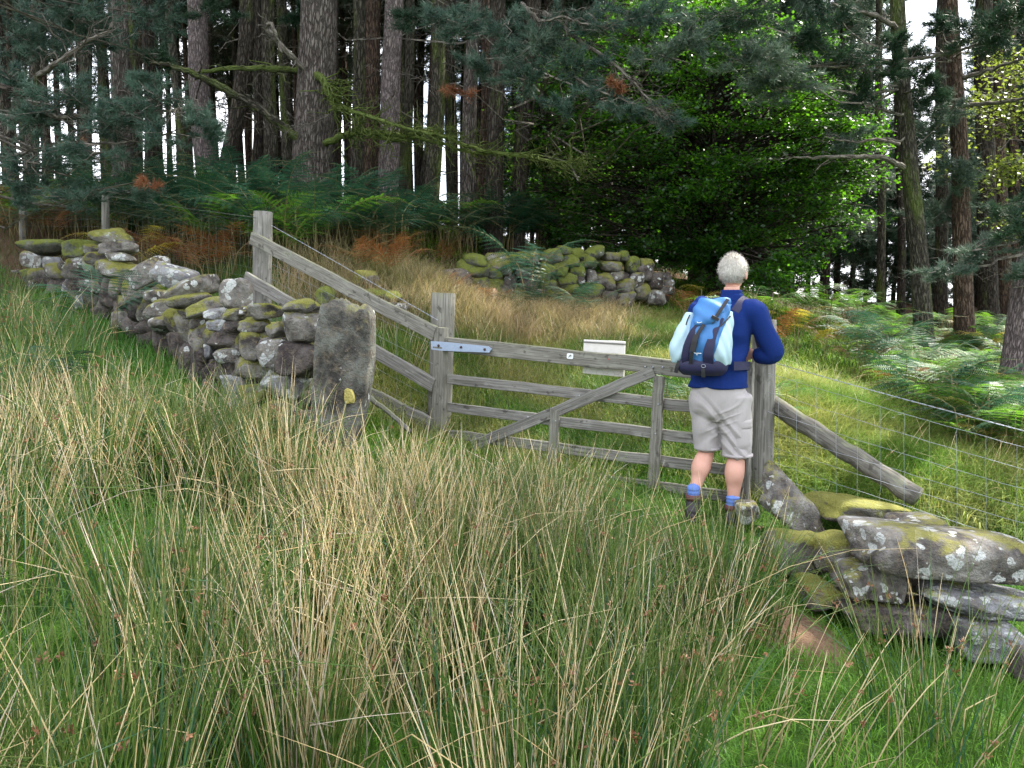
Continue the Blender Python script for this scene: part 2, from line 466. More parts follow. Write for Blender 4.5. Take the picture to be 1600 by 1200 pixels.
def axis(lo, hi, fine_lo, fine_hi, step):
    a = list(np.arange(fine_lo, fine_hi, step)); s = step; x = a[-1]
    while x < hi: s *= 1.18; x += s; a.append(min(x, hi))
    s = step; x = a[0]; b = []
    while x > lo: s *= 1.18; x -= s; b.append(max(x, lo))
    return np.array(b[::-1] + a)
ax = axis(-500, 500, -9, 12, 0.12); ay = axis(-200, 700, 0, 22, 0.12)
XX, YY = np.meshgrid(ax, ay)
ZZ = G(XX, YY)
V = np.stack([XX, YY, ZZ], -1).reshape(-1, 3)
I = np.arange(XX.size).reshape(XX.shape)
Q = np.stack([I[:-1, :-1], I[:-1, 1:], I[1:, 1:], I[1:, :-1]], -1).reshape(-1, 4)
s = NT("turf_and_earth")
co = s.objc(); n1 = s.noise(co, 0.8, 5); n2 = s.noise(co, 9, 5, 0.65); n3 = s.noise(co, 60, 3)
cg = s.mix(s.ramp(n2, .3, .7), (0.03, 0.085, 0.014), (0.075, 0.15, 0.025))
cb = s.mix(n2, (0.045, 0.03, 0.018), (0.12, 0.075, 0.045))
# needle litter in the wood, turf on the open ground
sx = s.n("SeparateXYZ", Vector=co)
wood = s.ramp(s.math('ADD', s.math('SUBTRACT', sx.outputs[1], s.math('MULTIPLY', sx.outputs[0], 0.35)), s.math('MULTIPLY', n1, 3)), 11.5, 14.0)
c = s.mix(wood, cg, cb)
c = s.mix(s.ramp(n1, 0.56, 0.7), c, s.mix(n2, (0.10, 0.075, 0.04), (0.17, 0.14, 0.07)))
s.bump(s.math('ADD', n2, s.math('MULTIPLY', n3, .6)), 1.0, 0.04)
vd = s.t.nodes.new("ShaderNodeVectorMath"); vd.operation = 'LENGTH'
EP = hit(1242, 985)
s.put(vd.inputs[0], s.vmul(s.vadd(co, (-float(EP[0]), -float(EP[1]), -float(EP[2]))), (1 / .26, 1 / .45, 1)))
c = s.mix(s.ramp(s.math('ADD', vd.outputs["Value"], s.math('MULTIPLY', n2, .8)), 1.6, 1.1), c, s.mix(n3, (0.13, 0.075, 0.045), (0.27, 0.18, 0.12)))
M['ground'] = s.base(c, 0.95, 0.1)
tag(mk("ground", V, Q, M['ground']), kind='structure')

# ---------------------------------------------------------------- ground cover
def lerp(a, b, t): return np.asarray(a) * (1 - t) + np.asarray(b) * t

def blades(name, XY, h, w, lean, c_lo, c_hi, label, mat='plant', jit=0.35, tipfac=1.35, cpick=None, zoff=-0.01):
    n = len(XY); r = rng
    z = G(XY[:, 0], XY[:, 1]) + zoff
    az = r.uniform(0, 2 * np.pi, n); d = np.c_[np.cos(az), np.sin(az), np.zeros(n)]
    hh = h * r.uniform(1 - jit, 1 + jit, n); ln = lean * r.uniform(.3, 1.6, n) * hh
    b = np.c_[XY, z]
    m = b + d * (ln * .35)[:, None] + np.c_[np.zeros((n, 2)), hh * .6]
    t = b + d * ln[:, None] + np.c_[np.zeros((n, 2)), hh * (1 - .25 * np.minimum(ln / np.maximum(hh, 1e-6), 1.2))]
    Pt = np.stack([b, m, t], 1)
    ww = w * r.uniform(.7, 1.3, n)
    W = np.stack([ww * .5, ww * .42, ww * .06], 1)
    sa = az + np.pi / 2 + r.normal(0, .7, n); side = np.c_[np.cos(sa), np.sin(sa), np.zeros(n)]
    pn = np.sin(XY[:, 0] * 2.3 + 1.7 * np.sin(XY[:, 1] * 1.9)) * np.sin(XY[:, 1] * 2.6 + 1.2 * np.sin(XY[:, 0] * 1.3)) + .5 * np.sin(XY[:, 0] * 7 + XY[:, 1] * 5)
    f = np.clip(.5 + .42 * pn + r.normal(0, .28, n), 0, 1)[:, None]
    c0 = lerp(c_lo, c_hi, f) * r.uniform(.75, 1.25, (n, 1))
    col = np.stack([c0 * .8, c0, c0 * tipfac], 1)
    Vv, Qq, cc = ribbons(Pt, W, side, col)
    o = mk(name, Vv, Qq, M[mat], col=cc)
    return tag(o, label, 'grass', kind='stuff')

def region(n, poly):
    """random ground points whose photo position lies in poly = list of (px, py)"""
    poly = np.array(poly, float)
    # sample world area roughly evenly: draw in picture space weighted by distance squared
    pts = []
    h = np.array([hit(*q) for q in poly])
    lo = h[:, :2].min(0) - .1; hi = h[:, :2].max(0) + .1
    got = 0
    for _ in range(40):
        xy = rng.uniform(lo, hi, (n, 2))
        z = G(xy[:, 0], xy[:, 1])
        yc = xy[:, 1] * CT - z * ST; up = xy[:, 1] * ST + z * CT
        px = 800 + F * xy[:, 0] / yc; py = 600 - F * up / yc
        inside = np.zeros(n, bool); j = len(poly) - 1
        for i in range(len(poly)):
            xi, yi = poly[i]; xj, yj = poly[j]
            cond = ((yi > py) != (yj > py)) & (px < (xj - xi) * (py - yi) / (yj - yi + 1e-9) + xi)
            inside ^= cond; j = i
        pts.append(xy[inside]); got += inside.sum()
        if got >= n: break
    out = np.concatenate(pts)[:n]
    return out + rng.normal(0, .16, out.shape) * (1 + (rng.random((len(out), 1)) < .3) * 1.5)

def worldarea(n, x0, x1, y0, y1):
    return np.c_[rng.uniform(x0, x1, n), rng.uniform(y0, y1, n)]

def pick(n, lo=0, hi=1): return rng.uniform(lo, hi, n)

# short turf near the camera, moss between the rushes
near = worldarea(215000, -5.2, 5.4, .9, 6.6)
near = near[np.abs(near[:, 0]) < near[:, 1] * .72 + 1.9]
EP = hit(1242, 985)
near = near[np.hypot((near[:, 0] - EP[0]) / .20, (near[:, 1] - EP[1]) / .36) > rng.uniform(.7, 1.15, len(near))]
TURF = near
if 0: blades("short_turf", near, .055, .0042, .9, (0.045, 0.15, 0.010), (0.15, 0.31, 0.03), "short bright green mossy turf in the foreground between the rushes")
mid = worldarea(120000, -1.6, 7.2, 5.9, 15)
mid = mid[(mid[:, 0] < mid[:, 1] * .68) & (mid[:, 0] > -.2 * mid[:, 1])]
blades("path_turf", mid, .09, .008, .8, (0.08, 0.20, 0.012), (0.27, 0.38, 0.05), "short green grass of the path and clearing beyond the gate")
# longer pale and green grass behind the gate
lg = region(60000, [(560, 560), (700, 500), (1060, 500), (1180, 540), (1180, 760), (690, 700), (560, 640)])
blades("long_grass", lg, .19, .0048, .95, (0.055, 0.17, 0.015), (0.32, 0.30, 0.11), "longer green and pale grass behind the wooden gate")
lt = region(24000, [(460, 420), (700, 440), (880, 485), (960, 500), (960, 545), (860, 550), (620, 520), (440, 470)])
blades("dry_grass", lt, .34, .005, .7, (0.12, 0.13, 0.045), (0.42, 0.32, 0.20), "dry straw coloured grass in front of the mossy far wall")
lr = region(55000, [(1200, 600), (1330, 640), (1600, 740), (1600, 830), (1420, 800), (1200, 760)])
blades("fence_grass", lr, .24, .0045, 1.0, (0.10, 0.22, 0.025), (0.40, 0.40, 0.14), "long yellow green grass behind the wire fence on the right")
lx = worldarea(50000, -9, -1.6, 3.5, 12)
lx = lx[(lx[:, 0] > -lx[:, 1] * .72 - .4) & (lx[:, 1] < 5.6 - .9 * (lx[:, 0] + 1.2) + .6)]
blades("bank_grass", lx, .15, .005, .9, (0.035, 0.14, 0.018), (0.11, 0.25, 0.04), "green grass on the bank at the left in front of the stone wall")
wf = worldarea(26000, -10, 9, 9, 18)
blades("wood_floor_grass", wf, .16, .009, .8, (0.025, 0.06, 0.012), (0.09, 0.11, 0.03), "sparse dark grass and litter on the floor of the wood")

# rushes: stems radiating from tussocks
def rushes(name, tuss, label, mat='rush'):
    """tuss rows: x, y, n, height, spread, straw fraction (0..1), seed_heads fraction"""
    Ps = []; Rs = []; Cs = []; heads = []
    r = rng
    for (x, y, n, h, sp, straw, sh) in tuss:
        n = int(n)
        a = r.uniform(0, 2 * np.pi, n); rr = np.sqrt(r.random(n)) * sp * .42
        bx = x + rr * np.cos(a); by = y + rr * np.sin(a); bz = G(bx, by) - .02
        hh = h * r.uniform(.55, 1.12, n)
        oa = a + r.normal(0, .6, n); ln = hh * (0.06 + sp * .42 * rr / (sp * .42) + np.abs(r.normal(0, .12, n)))
        bend = r.random(n) < .05
        ln = np.where(bend, hh * r.uniform(.7, 1.2, n), ln)
        t = np.linspace(0, 1, 6)[None, :]
        ex = 1.3
        X = bx[:, None] + np.cos(oa)[:, None] * ln[:, None] * t ** ex
        Y = by[:, None] + np.sin(oa)[:, None] * ln[:, None] * t ** ex
        drop = np.minimum((ln / hh) ** 2, .9)
        Z = bz[:, None] + hh[:, None] * (t - drop[:, None] * .38 * t ** 3)
        broken = (r.random(n) < .13)
        kink = np.where(broken, r.uniform(.15, .4, n), 0)[:, None] * hh[:, None]
        ka = r.uniform(0, 2 * np.pi, n)[:, None]
        over = np.maximum(t - .6, 0) / .4
        X = X + kink * np.cos(ka) * over; Y = Y + kink * np.sin(ka) * over; Z = Z - kink * over * .75
        Pt = np.stack([X, Y, Z], -1)
        R0 = r.uniform(.0016, .0031, n)
        Rd = R0[:, None] * np.array([1, 1, .95, .8, .6, .2])[None]
        isst = r.random(n) < (straw * .6 if name == 'bank_rushes' else straw)
        f = r.random((n, 1))
        cg = lerp((0.045, 0.13, 0.014), (0.15, 0.26, 0.045), f)
        teal = r.random(n) < .16
        cg[teal] = lerp((0.035, 0.13, 0.06), (0.09, 0.22, 0.11), f[teal])
        cs = lerp((0.58, 0.42, 0.19), (0.90, 0.76, 0.48), f)
        grey = r.random(n) < .15
        cs[grey] = lerp((0.50, 0.41, 0.31), (0.78, 0.68, 0.56), f[grey])
        c = np.where(isst[:, None], cs, cg)
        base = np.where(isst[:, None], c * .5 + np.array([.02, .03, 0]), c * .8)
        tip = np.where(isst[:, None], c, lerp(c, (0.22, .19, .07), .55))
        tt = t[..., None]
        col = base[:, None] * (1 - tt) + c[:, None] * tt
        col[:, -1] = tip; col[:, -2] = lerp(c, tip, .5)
        Ps.append(Pt); Rs.append(Rd); Cs.append(col)
        hs = np.where(r.random(n) < sh)[0]
        for i in hs: heads.append(Pt[i, 4] * .5 + Pt[i, 3] * .5)
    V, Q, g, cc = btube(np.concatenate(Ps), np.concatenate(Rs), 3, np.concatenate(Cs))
    Fs = {4: [Q]}; Vs = [V]; Ccs = [cc]
    if heads:
        H = np.array(heads); m = 12
        n = len(H)
        c = H[:, None] + rng.normal(0, .005, (n, m, 3)); d = norm(rng.normal(0, 1, (n, m, 3)) + [0, 0, .3])
        s2 = norm(np.cross(d, rng.normal(0, 1, (n, m, 3)))) * .0032
        L = rng.uniform(.005, .015, (n, m, 1))
        T = np.stack([c - s2, c + s2, c + d * L + s2 * .7, c + d * L - s2 * .7], 2).reshape(-1, 3)
        hc = lerp((0.16, 0.065, 0.03), (0.36, 0.19, 0.10), rng.random((n, 1))).repeat(m * 4, 0)
        Fs[4].append(np.arange(len(T)).reshape(-1, 4) + len(V)); Vs.append(T); Ccs.append(hc)
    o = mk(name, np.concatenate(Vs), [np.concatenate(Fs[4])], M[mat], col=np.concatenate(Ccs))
    return tag(o, label, 'rushes', kind='stuff')

T1 = []
def tus(px, py, n, h, sp, straw, sh=.12):
    p = hit(px, py); T1.append((p[0], p[1], n, h, sp, straw, sh))
HO, HO2 = hit(130, 980), hit(80, 1130)
# main sea of rushes (photo positions are where the tussock roots stand)
for i in range(190):
    x = rng.uniform(-3.2, .62); y = rng.uniform(1.35, 4.9)
    if abs(x) > y * .66 + .95 or (x < -1.75 and rng.random() < .45): continue
    px = 800 + F * x / y
    if px > np.interp(y, [1.3, 2.2, 3, 4, 5], [1040, 1030, 1010, 930, 870]): continue
    if np.hypot((x - HO[0]) / .26, (y - HO[1]) / .55) < 1 or np.hypot((x - HO2[0]) / .16, (y - HO2[1]) / .3) < 1: continue
    straw = .40 + .22 * math.sin(x * 4.1 + 1 + y) + .12 * math.sin(y * 5.3)
    if px > 850: straw *= .62
    if px < 330: straw *= .8
    gap = math.sin(x * 3.3 + y * 1.7) * math.sin(y * 2.9 - x)
    if gap < -.5: continue
    T1.append((x, y, int(rng.uniform(80, 170)), rng.uniform(.62, .92) * np.interp(y, [1.3, 2, 3.6, 5], [.9, 1, .88, .62]), rng.uniform(.3, .5), straw, .07))
for q in [(560, 800), (640, 790), (700, 800), (480, 830), (400, 840), (760, 810), (830, 810), (620, 850), (520, 880), (900, 850), (340, 800), (430, 780), (250, 790), (180, 760)]:
    tus(q[0], q[1], 70, rng.uniform(.36, .58), .45, .5, .16)
for q in [(900, 880), (960, 950), (880, 960), (820, 930)]:
    tus(q[0], q[1], 130, .62, .5, .3, .14)
TALL = np.array([(t_[0], t_[1]) for t_ in T1])
rushes("rushes", T1, "tall straw and green rushes filling the foreground below the gate")
# turf thins out under the tussocks
dmin = np.full(len(TURF), 9.0)
for q_ in TALL: dmin = np.minimum(dmin, np.hypot(TURF[:, 0] - q_[0], TURF[:, 1] - q_[1]))
TURF = TURF[(dmin > .21) | (rng.random(len(TURF)) < .22)]
blades("short_turf", TURF, .055, .0042, .9, (0.045, 0.15, 0.010), (0.15, 0.31, 0.03), "short bright green mossy turf in the foreground between the rushes")
T1 = []
# dark green tussocks right of the open turf
for q in [(1128, 960, 240, .62), (1150, 990, 130, .5), (1120, 930, 140, .5), (1460, 1150, 90, .66), (1430, 1060, 30, .5), (1550, 1190, 60, .5), (1400, 1200, 40, .4), (1080, 1010, 120, .5), (1050, 1080, 120, .55), (1120, 1130, 40, .45)]:
    tus(q[0], q[1], q[2], q[3], .6, .18 if q[0] > 1300 or q[0] > 1100 and q[1] < 1000 else .45, .10)
for q in [(1180, 1180), (1130, 1190)]:
    tus(q[0], q[1], 30, .5, .9, .85, .1)
rushes("green_rushes", T1, "dark green rush tussocks beside the tumbled stones on the right")
T1 = []
for q in [(20, 560, 200, .6, .12), (60, 600, 130, .5, .15), (110, 560, 100, .45, .25), (10, 640, 120, .5, .15), (150, 640, 50, .4, .5), (-30, 560, 150, .7, .2), (70, 540, 120, .5, .3), (40, 760, 150, .6, .6), (0, 850, 140, .7, .7),
          (210, 640, 60, .42, .7), (250, 670, 70, .42, .7), (290, 680, 60, .4, .7), (200, 700, 90, .45, .5), (270, 740, 110, .5, .5), (150, 720, 60, .4, .6), (330, 740, 100, .45, .6), (90, 700, 40, .4, .5), (240, 600, 30, .35, .6), (0, 500, 90, .5, .3), (130, 600, 50, .4, .4), (390, 760, 80, .42, .6)]:
    tus(q[0], q[1], q[2], q[3], .6, q[4], .12)
rushes("bank_rushes", T1, "blue green and brown rushes on the bank at the left below the stone wall")
T1 = []
for q in [(1240, 700), (1300, 660), (1330, 720), (1500, 760), (1560, 740), (1280, 620), (960, 560), (880, 540), (1020, 600), (740, 560), (620, 560)]:
    tus(q[0], q[1], 45, .38, .9, .6, .05)
rushes("clearing_rushes", T1, "thin pale grass stems standing in the clearing beyond the gate")

# ---------------------------------------------------------------- stones
def ico_dirs(sub):
    bm = bmesh.new(); bmesh.ops.create_icosphere(bm, subdivisions=sub, radius=1)
    v = np.array([x.co[:] for x in bm.verts]); f = np.array([[q.index for q in p.verts] for p in bm.faces]); bm.free()
    return norm(v), f
ICO = {k: ico_dirs(k) for k in (3, 4, 5)}
def stone_geo(c, size, rot=0.0, seed=0, sub=4, yaw=0.0, power=15, cuts=13, tilt=0.0):
    """boulder with flattened faces and worn edges; size=(width, depth, height), rot turns it in the picture plane"""
    r = np.random.default_rng(seed)
    D, Fc = ICO[sub]
    ax_ = np.concatenate([np.eye(3), -np.eye(3)]) + r.normal(0, .13, (6, 3))
    N = np.concatenate([norm(ax_), norm(r.normal(0, 1, (cuts, 3)))])
    H = np.concatenate([r.uniform(.88, 1.05, 6), r.uniform(.95, 1.28, cuts)])
    q = np.maximum(D @ N.T, 0) / H
    rad = (q ** power).sum(1) ** (-1 / power)
    k = r.normal(0, 1, (7, 3)) * np.array([2, 2, 2, 4, 4, 7, 9])[:, None]; ph = r.uniform(0, 6, 7)
    am = np.array([.05, .05, .04, .025, .02, .012, .008])
    rad = rad * (1 + (np.sin(D @ k.T + ph) * am).sum(1))
    v = D * rad[:, None]
    v[:, 2] = np.where(v[:, 2] > 0, v[:, 2], v[:, 2])
    e = v.max(0) - v.min(0); v = (v - (v.max(0) + v.min(0)) / 2) / e * np.array(size)
    Rm = np.array(Matrix.Rotation(yaw, 3, 'Z') @ Matrix.Rotation(-rot, 3, 'Y') @ Matrix.Rotation(tilt, 3, 'X'))
    return v @ Rm.T + np.asarray(c), Fc

def stone_px(px, py, w, h, rot, Y, depth, seed, back=True, sub=4, yaw=0.0, **kw):
    """stone seen at (px, py) with w x h photo pixels; Y is the distance of its front face"""
    W = w * Y / F; Hh = h * Y / F
    dp = depth if depth else max(.8 * min(W, .45), .2)
    c = P(px, py, Y + dp * .45)
    return stone_geo(c, (W * (1 + dp * .45 / Y), dp, Hh * (1 + dp * .45 / Y)), R(rot), seed, sub, yaw, **kw)

def interp_line(pts):
    xs = np.array([p[0] for p in pts]); ys = np.array([p[1] for p in pts])
    return lambda px: float(np.interp(px, xs, ys))

# left dry stone wall: (x, y, w, h, turn, material) in enlarged crops
LW = []
for q in """280 345 270 95 8 d|230 430 180 110 0 a|345 470 105 115 0 e|235 525 190 90 5 d|510 350 200 115 14 d|710 280 230 92 1 b|730 355 230 72 4 a|600 360 110 62 0 b|510 425 115 66 0 a|620 415 150 74 0 b|755 410 160 56 0 a|435 480 115 85 0 a|560 480 190 80 8 c|755 485 240 108 0 b|590 538 180 80 10 c|935 510 240 135 28 a|1095 535 250 135 -16 e|470 572 130 95 0 e|600 592 160 85 4 a|700 572 110 95 0 c|752 545 80 50 0 c|815 595 140 125 0 c|1200 600 290 112 12 a|990 655 155 84 5 a|700 665 160 118 -12 c|560 680 170 95 8 e|800 692 110 95 0 b|890 730 150 155 0 c|1200 682 250 95 8 b|1020 738 205 100 5 a|660 762 160 95 0 c|770 805 140 115 0 a|590 785 90 85 0 c|1295 715 240 100 20 b|1185 762 130 66 0 b|1070 815 240 100 10 a|930 842 140 95 0 c|1350 768 128 86 0 e|1465 768 116 78 0 b|1255 815 116 80 0 a|1490 645 200 195 0 a|1560 750 90 66 0 b""".split("|"):
    a = q.split(); LW.append((float(a[0]) / 4, 300 + float(a[1]) / 4, float(a[2]) / 4, float(a[3]) / 4, float(a[4]), a[5]))
for q in """345 345 66 54 0 a|472 345 225 92 4 b|60 425 95 80 0 c|170 432 136 74 0 e|265 435 126 86 0 c|405 432 184 92 -5 b|690 315 236 92 0 b|532 462 105 90 25 b|700 450 275 185 -3 a|240 525 256 116 0 c|382 565 132 178 0 b|515 602 195 185 -8 a|660 650 236 206 -6 c|125 597 66 90 0 e|235 622 176 92 4 a|380 712 236 150 -10 b|160 722 145 126 0 c|290 808 186 116 -8 e|600 800 286 152 -4 e|392 862 166 122 5 b|120 815 106 110 0 c|330 965 196 156 -14 e|580 955 256 124 0 b|560 1075 190 104 0 a|690 905 150 120 0 c|60 520 120 90 0 c|70 620 90 100 0 c|440 980 110 90 0 c|700 1020 160 120 0 c|230 905 120 80 0 a|60 730 80 90 0 c|420 1080 120 100 0 c""".split("|"):
    a = q.split(); LW.append((300 + float(a[0]) / 4, 400 + float(a[1]) / 4, float(a[2]) / 4, float(a[3]) / 4, float(a[4]), a[5]))
wallY = interp_line([(0, 12.0), (50, 11.2), (100, 9.8), (150, 8.7), (230, 7.5), (300, 6.5), (340, 6.05), (430, 5.6), (520, 5.3)])
MS = {'a': 'stone_a', 'b': 'stone_b', 'c': 'stone_c', 'd': 'stone_d', 'e': 'stone_e'}
base = P(380, 690, 5.6); base[2] = g1(base[0], base[1])
lw = thing("dry_stone_wall", "tumbledown dry stone wall with lichen running up the left bank to the standing stone", "wall", base)
for i, (x, y, w, h, r_, m) in enumerate(LW):
    Yd = wallY(x) + rng.normal(0, .03)
    V, Fc = stone_px(x, y, w * 1.08, h * 1.10, r_, Yd, None, 100 + i, sub=4)
    mk("stone", V, Fc, M[MS[m]], lw)
# core and back face of the wall
k = 0
for px in list(range(40, 160, 30)) + list(range(160, 480, 22)):
    top = float(np.interp(px, [40, 110, 150, 200, 240, 330, 400, 480], [410, 395, 385, 400, 445, 480, 495, 500]))
    Yd = wallY(px) + .34
    gz = g1(*P(px, 500, Yd)[:2])
    n = 2
    for j in range(n):
        t = (j + .5) / n; c0 = P(px, top + 16, Yd + .1); zz = c0[2] * (1 - t) + (gz) * t
        V, Fc = stone_geo((c0[0], c0[1], zz), (.36, .42, abs(c0[2] - gz) / n * 1.15 + .05), R(rng.uniform(-8, 8)), 500 + k, 3)
        mk("stone", V, Fc, M['stone_c' if j else 'stone_b'], lw); k += 1

# far mossy wall
FW = """400 960 280 140 0|560 885 200 94 -8|565 825 156 84 -6|710 840 146 112 0|690 917 96 74 0|600 975 116 94 0|700 980 96 94 0|780 965 96 86 0|750 897 86 64 0|832 822 106 94 0|912 817 116 84 0|1040 812 146 94 12|1020 872 116 56 -20|1090 887 116 84 0|1130 770 106 54 0|1200 792 86 74 0|1160 827 116 84 0|1310 780 116 84 5|1260 832 126 94 0|1420 812 106 64 0|1500 802 86 64 0|1550 855 86 94 0|1410 867 136 64 -4|1200 892 106 94 0|1290 932 66 94 0|1140 942 116 84 0|1360 962 156 104 0|1275 1018 176 94 -8|1210 952 76 56 0|1150 1002 126 74 0|1450 922 96 74 0|1400 1052 106 84 0|1500 990 120 90 0|1570 950 100 90 0|660 1045 126 124 0|580 1035 110 90 0|760 1045 116 114 0|420 1015 126 66 0|870 905 110 80 0|900 975 130 90 0|985 930 100 90 0|1020 1000 110 90 0|850 1040 100 90 0|940 1050 120 90 0|1060 1060 120 70 0|1180 1070 120 80 0|1300 1090 120 80 0|1500 1070 130 90 0|1600 1020 120 110 0|1620 910 110 90 0|1690 960 110 100 0|1690 1060 130 90 0|1760 1000 100 90 0|1640 850 90 60 0"""
fwY = interp_line([(660, 10.6), (760, 11.2), (850, 11.6), (1060, 12.6)])
base = P(850, 490, 11.6); base[2] = g1(base[0], base[1])
fw = thing("mossy_stone_wall", "ruined dry stone wall thick with green moss beyond the gate at the edge of the wood", "wall", base)
for i, q in enumerate(FW.split("|")):
    a = [float(t) for t in q.split()]
    px, py = 600 + a[0] / 4, 200 + a[1] / 4
    V, Fc = stone_px(px, py, a[2] / 4 * 1.12, a[3] / 4 * 1.15, a[4], fwY(px), .38, 900 + i, sub=3)
    mk("stone", V, Fc, M[random.choice(['stone_d', 'stone_d', 'stone_b'] if a[1] < 900 else ['stone_d', 'stone_a', 'stone_c', 'stone_b'])], fw)
for i, px in enumerate(range(700, 1050, 22)):
    Yd = fwY(px) + .42
    c0 = P(px, 425, Yd); gz = g1(c0[0], c0[1])
    V, Fc = stone_geo((c0[0], c0[1], (c0[2] + gz) / 2), (.4, .4, max(.3, c0[2] - gz)), 0, 960 + i, 3)
    mk("stone", V, Fc, M['stone_c'], fw)

def loose(px, py, w, h, rot, Y, depth, m, label, seed, sub=4, name="stone", snap=True, **kw):
    dn = math.sin(max(0, math.atan((py - 480) / F)))
    h = max(h * .5, h - .22 * (depth or .3) * dn * F / Y)
    V, Fc = stone_px(px, py, w, h, rot, Y, depth, seed, sub=sub, **kw)
    b = V.mean(0).copy(); b[2] = V[:, 2].min()
    o = mk(name, V, Fc, M[m], loc=b)
    return tag(o, label, "stone")
loose(572, 437, 44, 30, 0, 8.9, .35, 'stone_b', "mossy rounded stone in the dry grass behind the sloping fence rail, uppermost of three", 11)
loose(600, 463, 62, 22, -6, 8.6, .35, 'stone_d', "flat moss covered stone in the dry grass just left of the gate hinge post", 12)
loose(622, 481, 42, 18, 0, 8.4, .3, 'stone_a', "small lichened stone low in the grass below the flat mossy stone", 13)
loose(509, 464, 26, 34, 0, 8.3, .3, 'stone_d', "upright yellow green mossy stone in the grass behind the sloping rail", 14)

# standing stone gatepost: tapered slab, broken foot
def gatepost_stone():
    D, Fc = ICO[5]
    r = np.random.default_rng(3)
    N = norm(np.array([[1, 0, .05], [-1, 0, .04], [0, 1, 0], [0, -1, .02], [.1, 0, 1], [0, 0, -1], [.75, -.7, 0], [-.8, -.6, .1], [.7, .7, 0], [-.7, .7, 0], [-.5, 0, 1], [.8, 0, .9]]))
    H = np.array([1, 1, 1, 1, 1, 1, 1.15, 1.2, 1.25, 1.25, 1.29, 1.37])
    q = np.maximum(D @ N.T, 0) / H
    rad = (q ** 32).sum(1) ** (-1 / 32)
    v = D * rad[:, None]
    k = r.normal(0, 1, (8, 3)) * np.array([2, 3, 3, 5, 6, 8, 10, 14])[:, None]; ph = r.uniform(0, 6, 8)
    v = v * (1 + (np.sin(v @ k.T + ph) * np.array([.03, .03, .02, .02, .015, .012, .01, .008])).sum(1))[:, None]
    Yd = 5.15; sc = Yd / F
    v = v / np.array([1, 1, 1]); t = (v[:, 2] + 1) / 2        # 0 foot .. 1 top
    half = np.interp(t, [0, .12, .35, .6, .85, 1], [28, 37, 43, 45, 44, 42]) * sc
    mid_ = np.interp(t, [0, .3, .6, 1], [524, 531, 537, 543])
    c0 = P(537, 592, Yd + .17)
    x = c0[0] + (mid_ - 537) * sc + v[:, 0] * half
    z = c0[2] + v[:, 2] * 118 * sc
    # hollow in the left shoulder
    dn = np.exp(-(((v[:, 0] + .45) / .22) ** 2 + ((v[:, 2] - .25) / .28) ** 2)) * (v[:, 1] < 0)
    y = c0[1] + v[:, 1] * .17 + dn * .05
    return np.c_[x, y, z], Fc
V, Fc = gatepost_stone()
M['gatepost'] = m_stone("gatepost_stone", 0.4, 0.35, (0.05, 0.047, 0.042), (0.22, 0.225, 0.20), (0.15, 0.16, 0.08), off=21.0)
b = V.mean(0).copy(); b[2] = V[:, 2].min()
gp = mk("standing_stone", V, Fc, M['gatepost'], loc=b)
tag(gp, "tall upright grey stone gatepost with a yellow lichen spot ending the left wall", "gatepost")
V, Fc = stone_geo(P(546, 619, 5.13), (.070, .02, .100), R(-4), 8, 4)
M['ylichen'] = m_plain("yellow_lichen", (0.36, 0.31, 0.10), 0.95, 0.1, 0, 70, 0.5, 1.0, 0.01)
mk("lichen_spot", V, Fc, M['ylichen'], gp)

# tumbled stones on the right
RS = [(1240, 792, 138, 66, -42, 4.75, .30, 'stone_a', "tall leaning slab with white lichen next to the right gatepost", dict(cuts=5, power=8)),
      (1337, 795, 140, 42, -3, 4.7, .5, 'stone_b', "flat mossy green topped slab lying on the turf behind the other stones", dict(cuts=6, power=10)),
      (1243, 862, 84, 78, 0, 4.3, .4, 'stone_b', "rounded mossy block below the leaning slab", dict(cuts=6, power=10)),
      (1302, 862, 56, 74, 5, 4.1, .35, 'stone_b', "green upright stone wedged left of the long top slab", dict(cuts=6, power=10)),
      (1464, 858, 266, 78, -5, 3.75, .5, 'stone_a', "long thick lichened slab lying on top of the right hand pile", dict(power=10, cuts=8)),
      (1353, 898, 108, 62, -6, 3.85, .42, 'stone_a', "oval stone with lichen discs tucked under the left end of the long slab", dict(cuts=6, power=10)),
      (1278, 925, 54, 46, 0, 4.0, .3, 'stone_b', "small round brown stone at the left foot of the pile", dict(cuts=6, power=10)),
      (1515, 932, 178, 48, -5, 3.7, .5, 'stone_e', "long thin slab crusted with white lichen, second from the top of the pile", dict(cuts=6, power=10)),
      (1382, 950, 176, 52, -5, 3.8, .5, 'stone_c', "dark brown squared slab with a pale broken end at the base of the pile", dict(cuts=4, power=13)),
      (1540, 995, 104, 76, 0, 3.6, .42, 'stone_e', "grey block under the white crusted slab at the right edge", dict(cuts=6, power=10)),
      (1079, 890, 80, 52, 6, 4.5, .4, 'stone_c', "dark half buried stone among the rushes below the walker", dict(cuts=6, power=10)),
      (1168, 798, 36, 36, 10, 4.95, .25, 'stone_a', "small whitish stone at the foot of the right gatepost", dict(cuts=6, power=10)),
      (1596, 1035, 46, 80, 0, 3.45, .4, 'stone_c', "dark stone cut by the right edge of the photo below the pile", dict(cuts=6, power=10)),
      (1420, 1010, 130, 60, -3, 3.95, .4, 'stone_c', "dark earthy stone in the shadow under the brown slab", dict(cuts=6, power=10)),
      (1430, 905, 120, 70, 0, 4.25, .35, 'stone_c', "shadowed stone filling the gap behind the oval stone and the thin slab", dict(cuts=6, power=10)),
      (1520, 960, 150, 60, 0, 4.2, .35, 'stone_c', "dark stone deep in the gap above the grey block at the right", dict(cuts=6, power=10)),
      (1430, 818, 70, 30, 8, 4.1, .3, 'stone_a', "pale stone tip showing behind the top of the long slab", dict(cuts=6, power=10))]
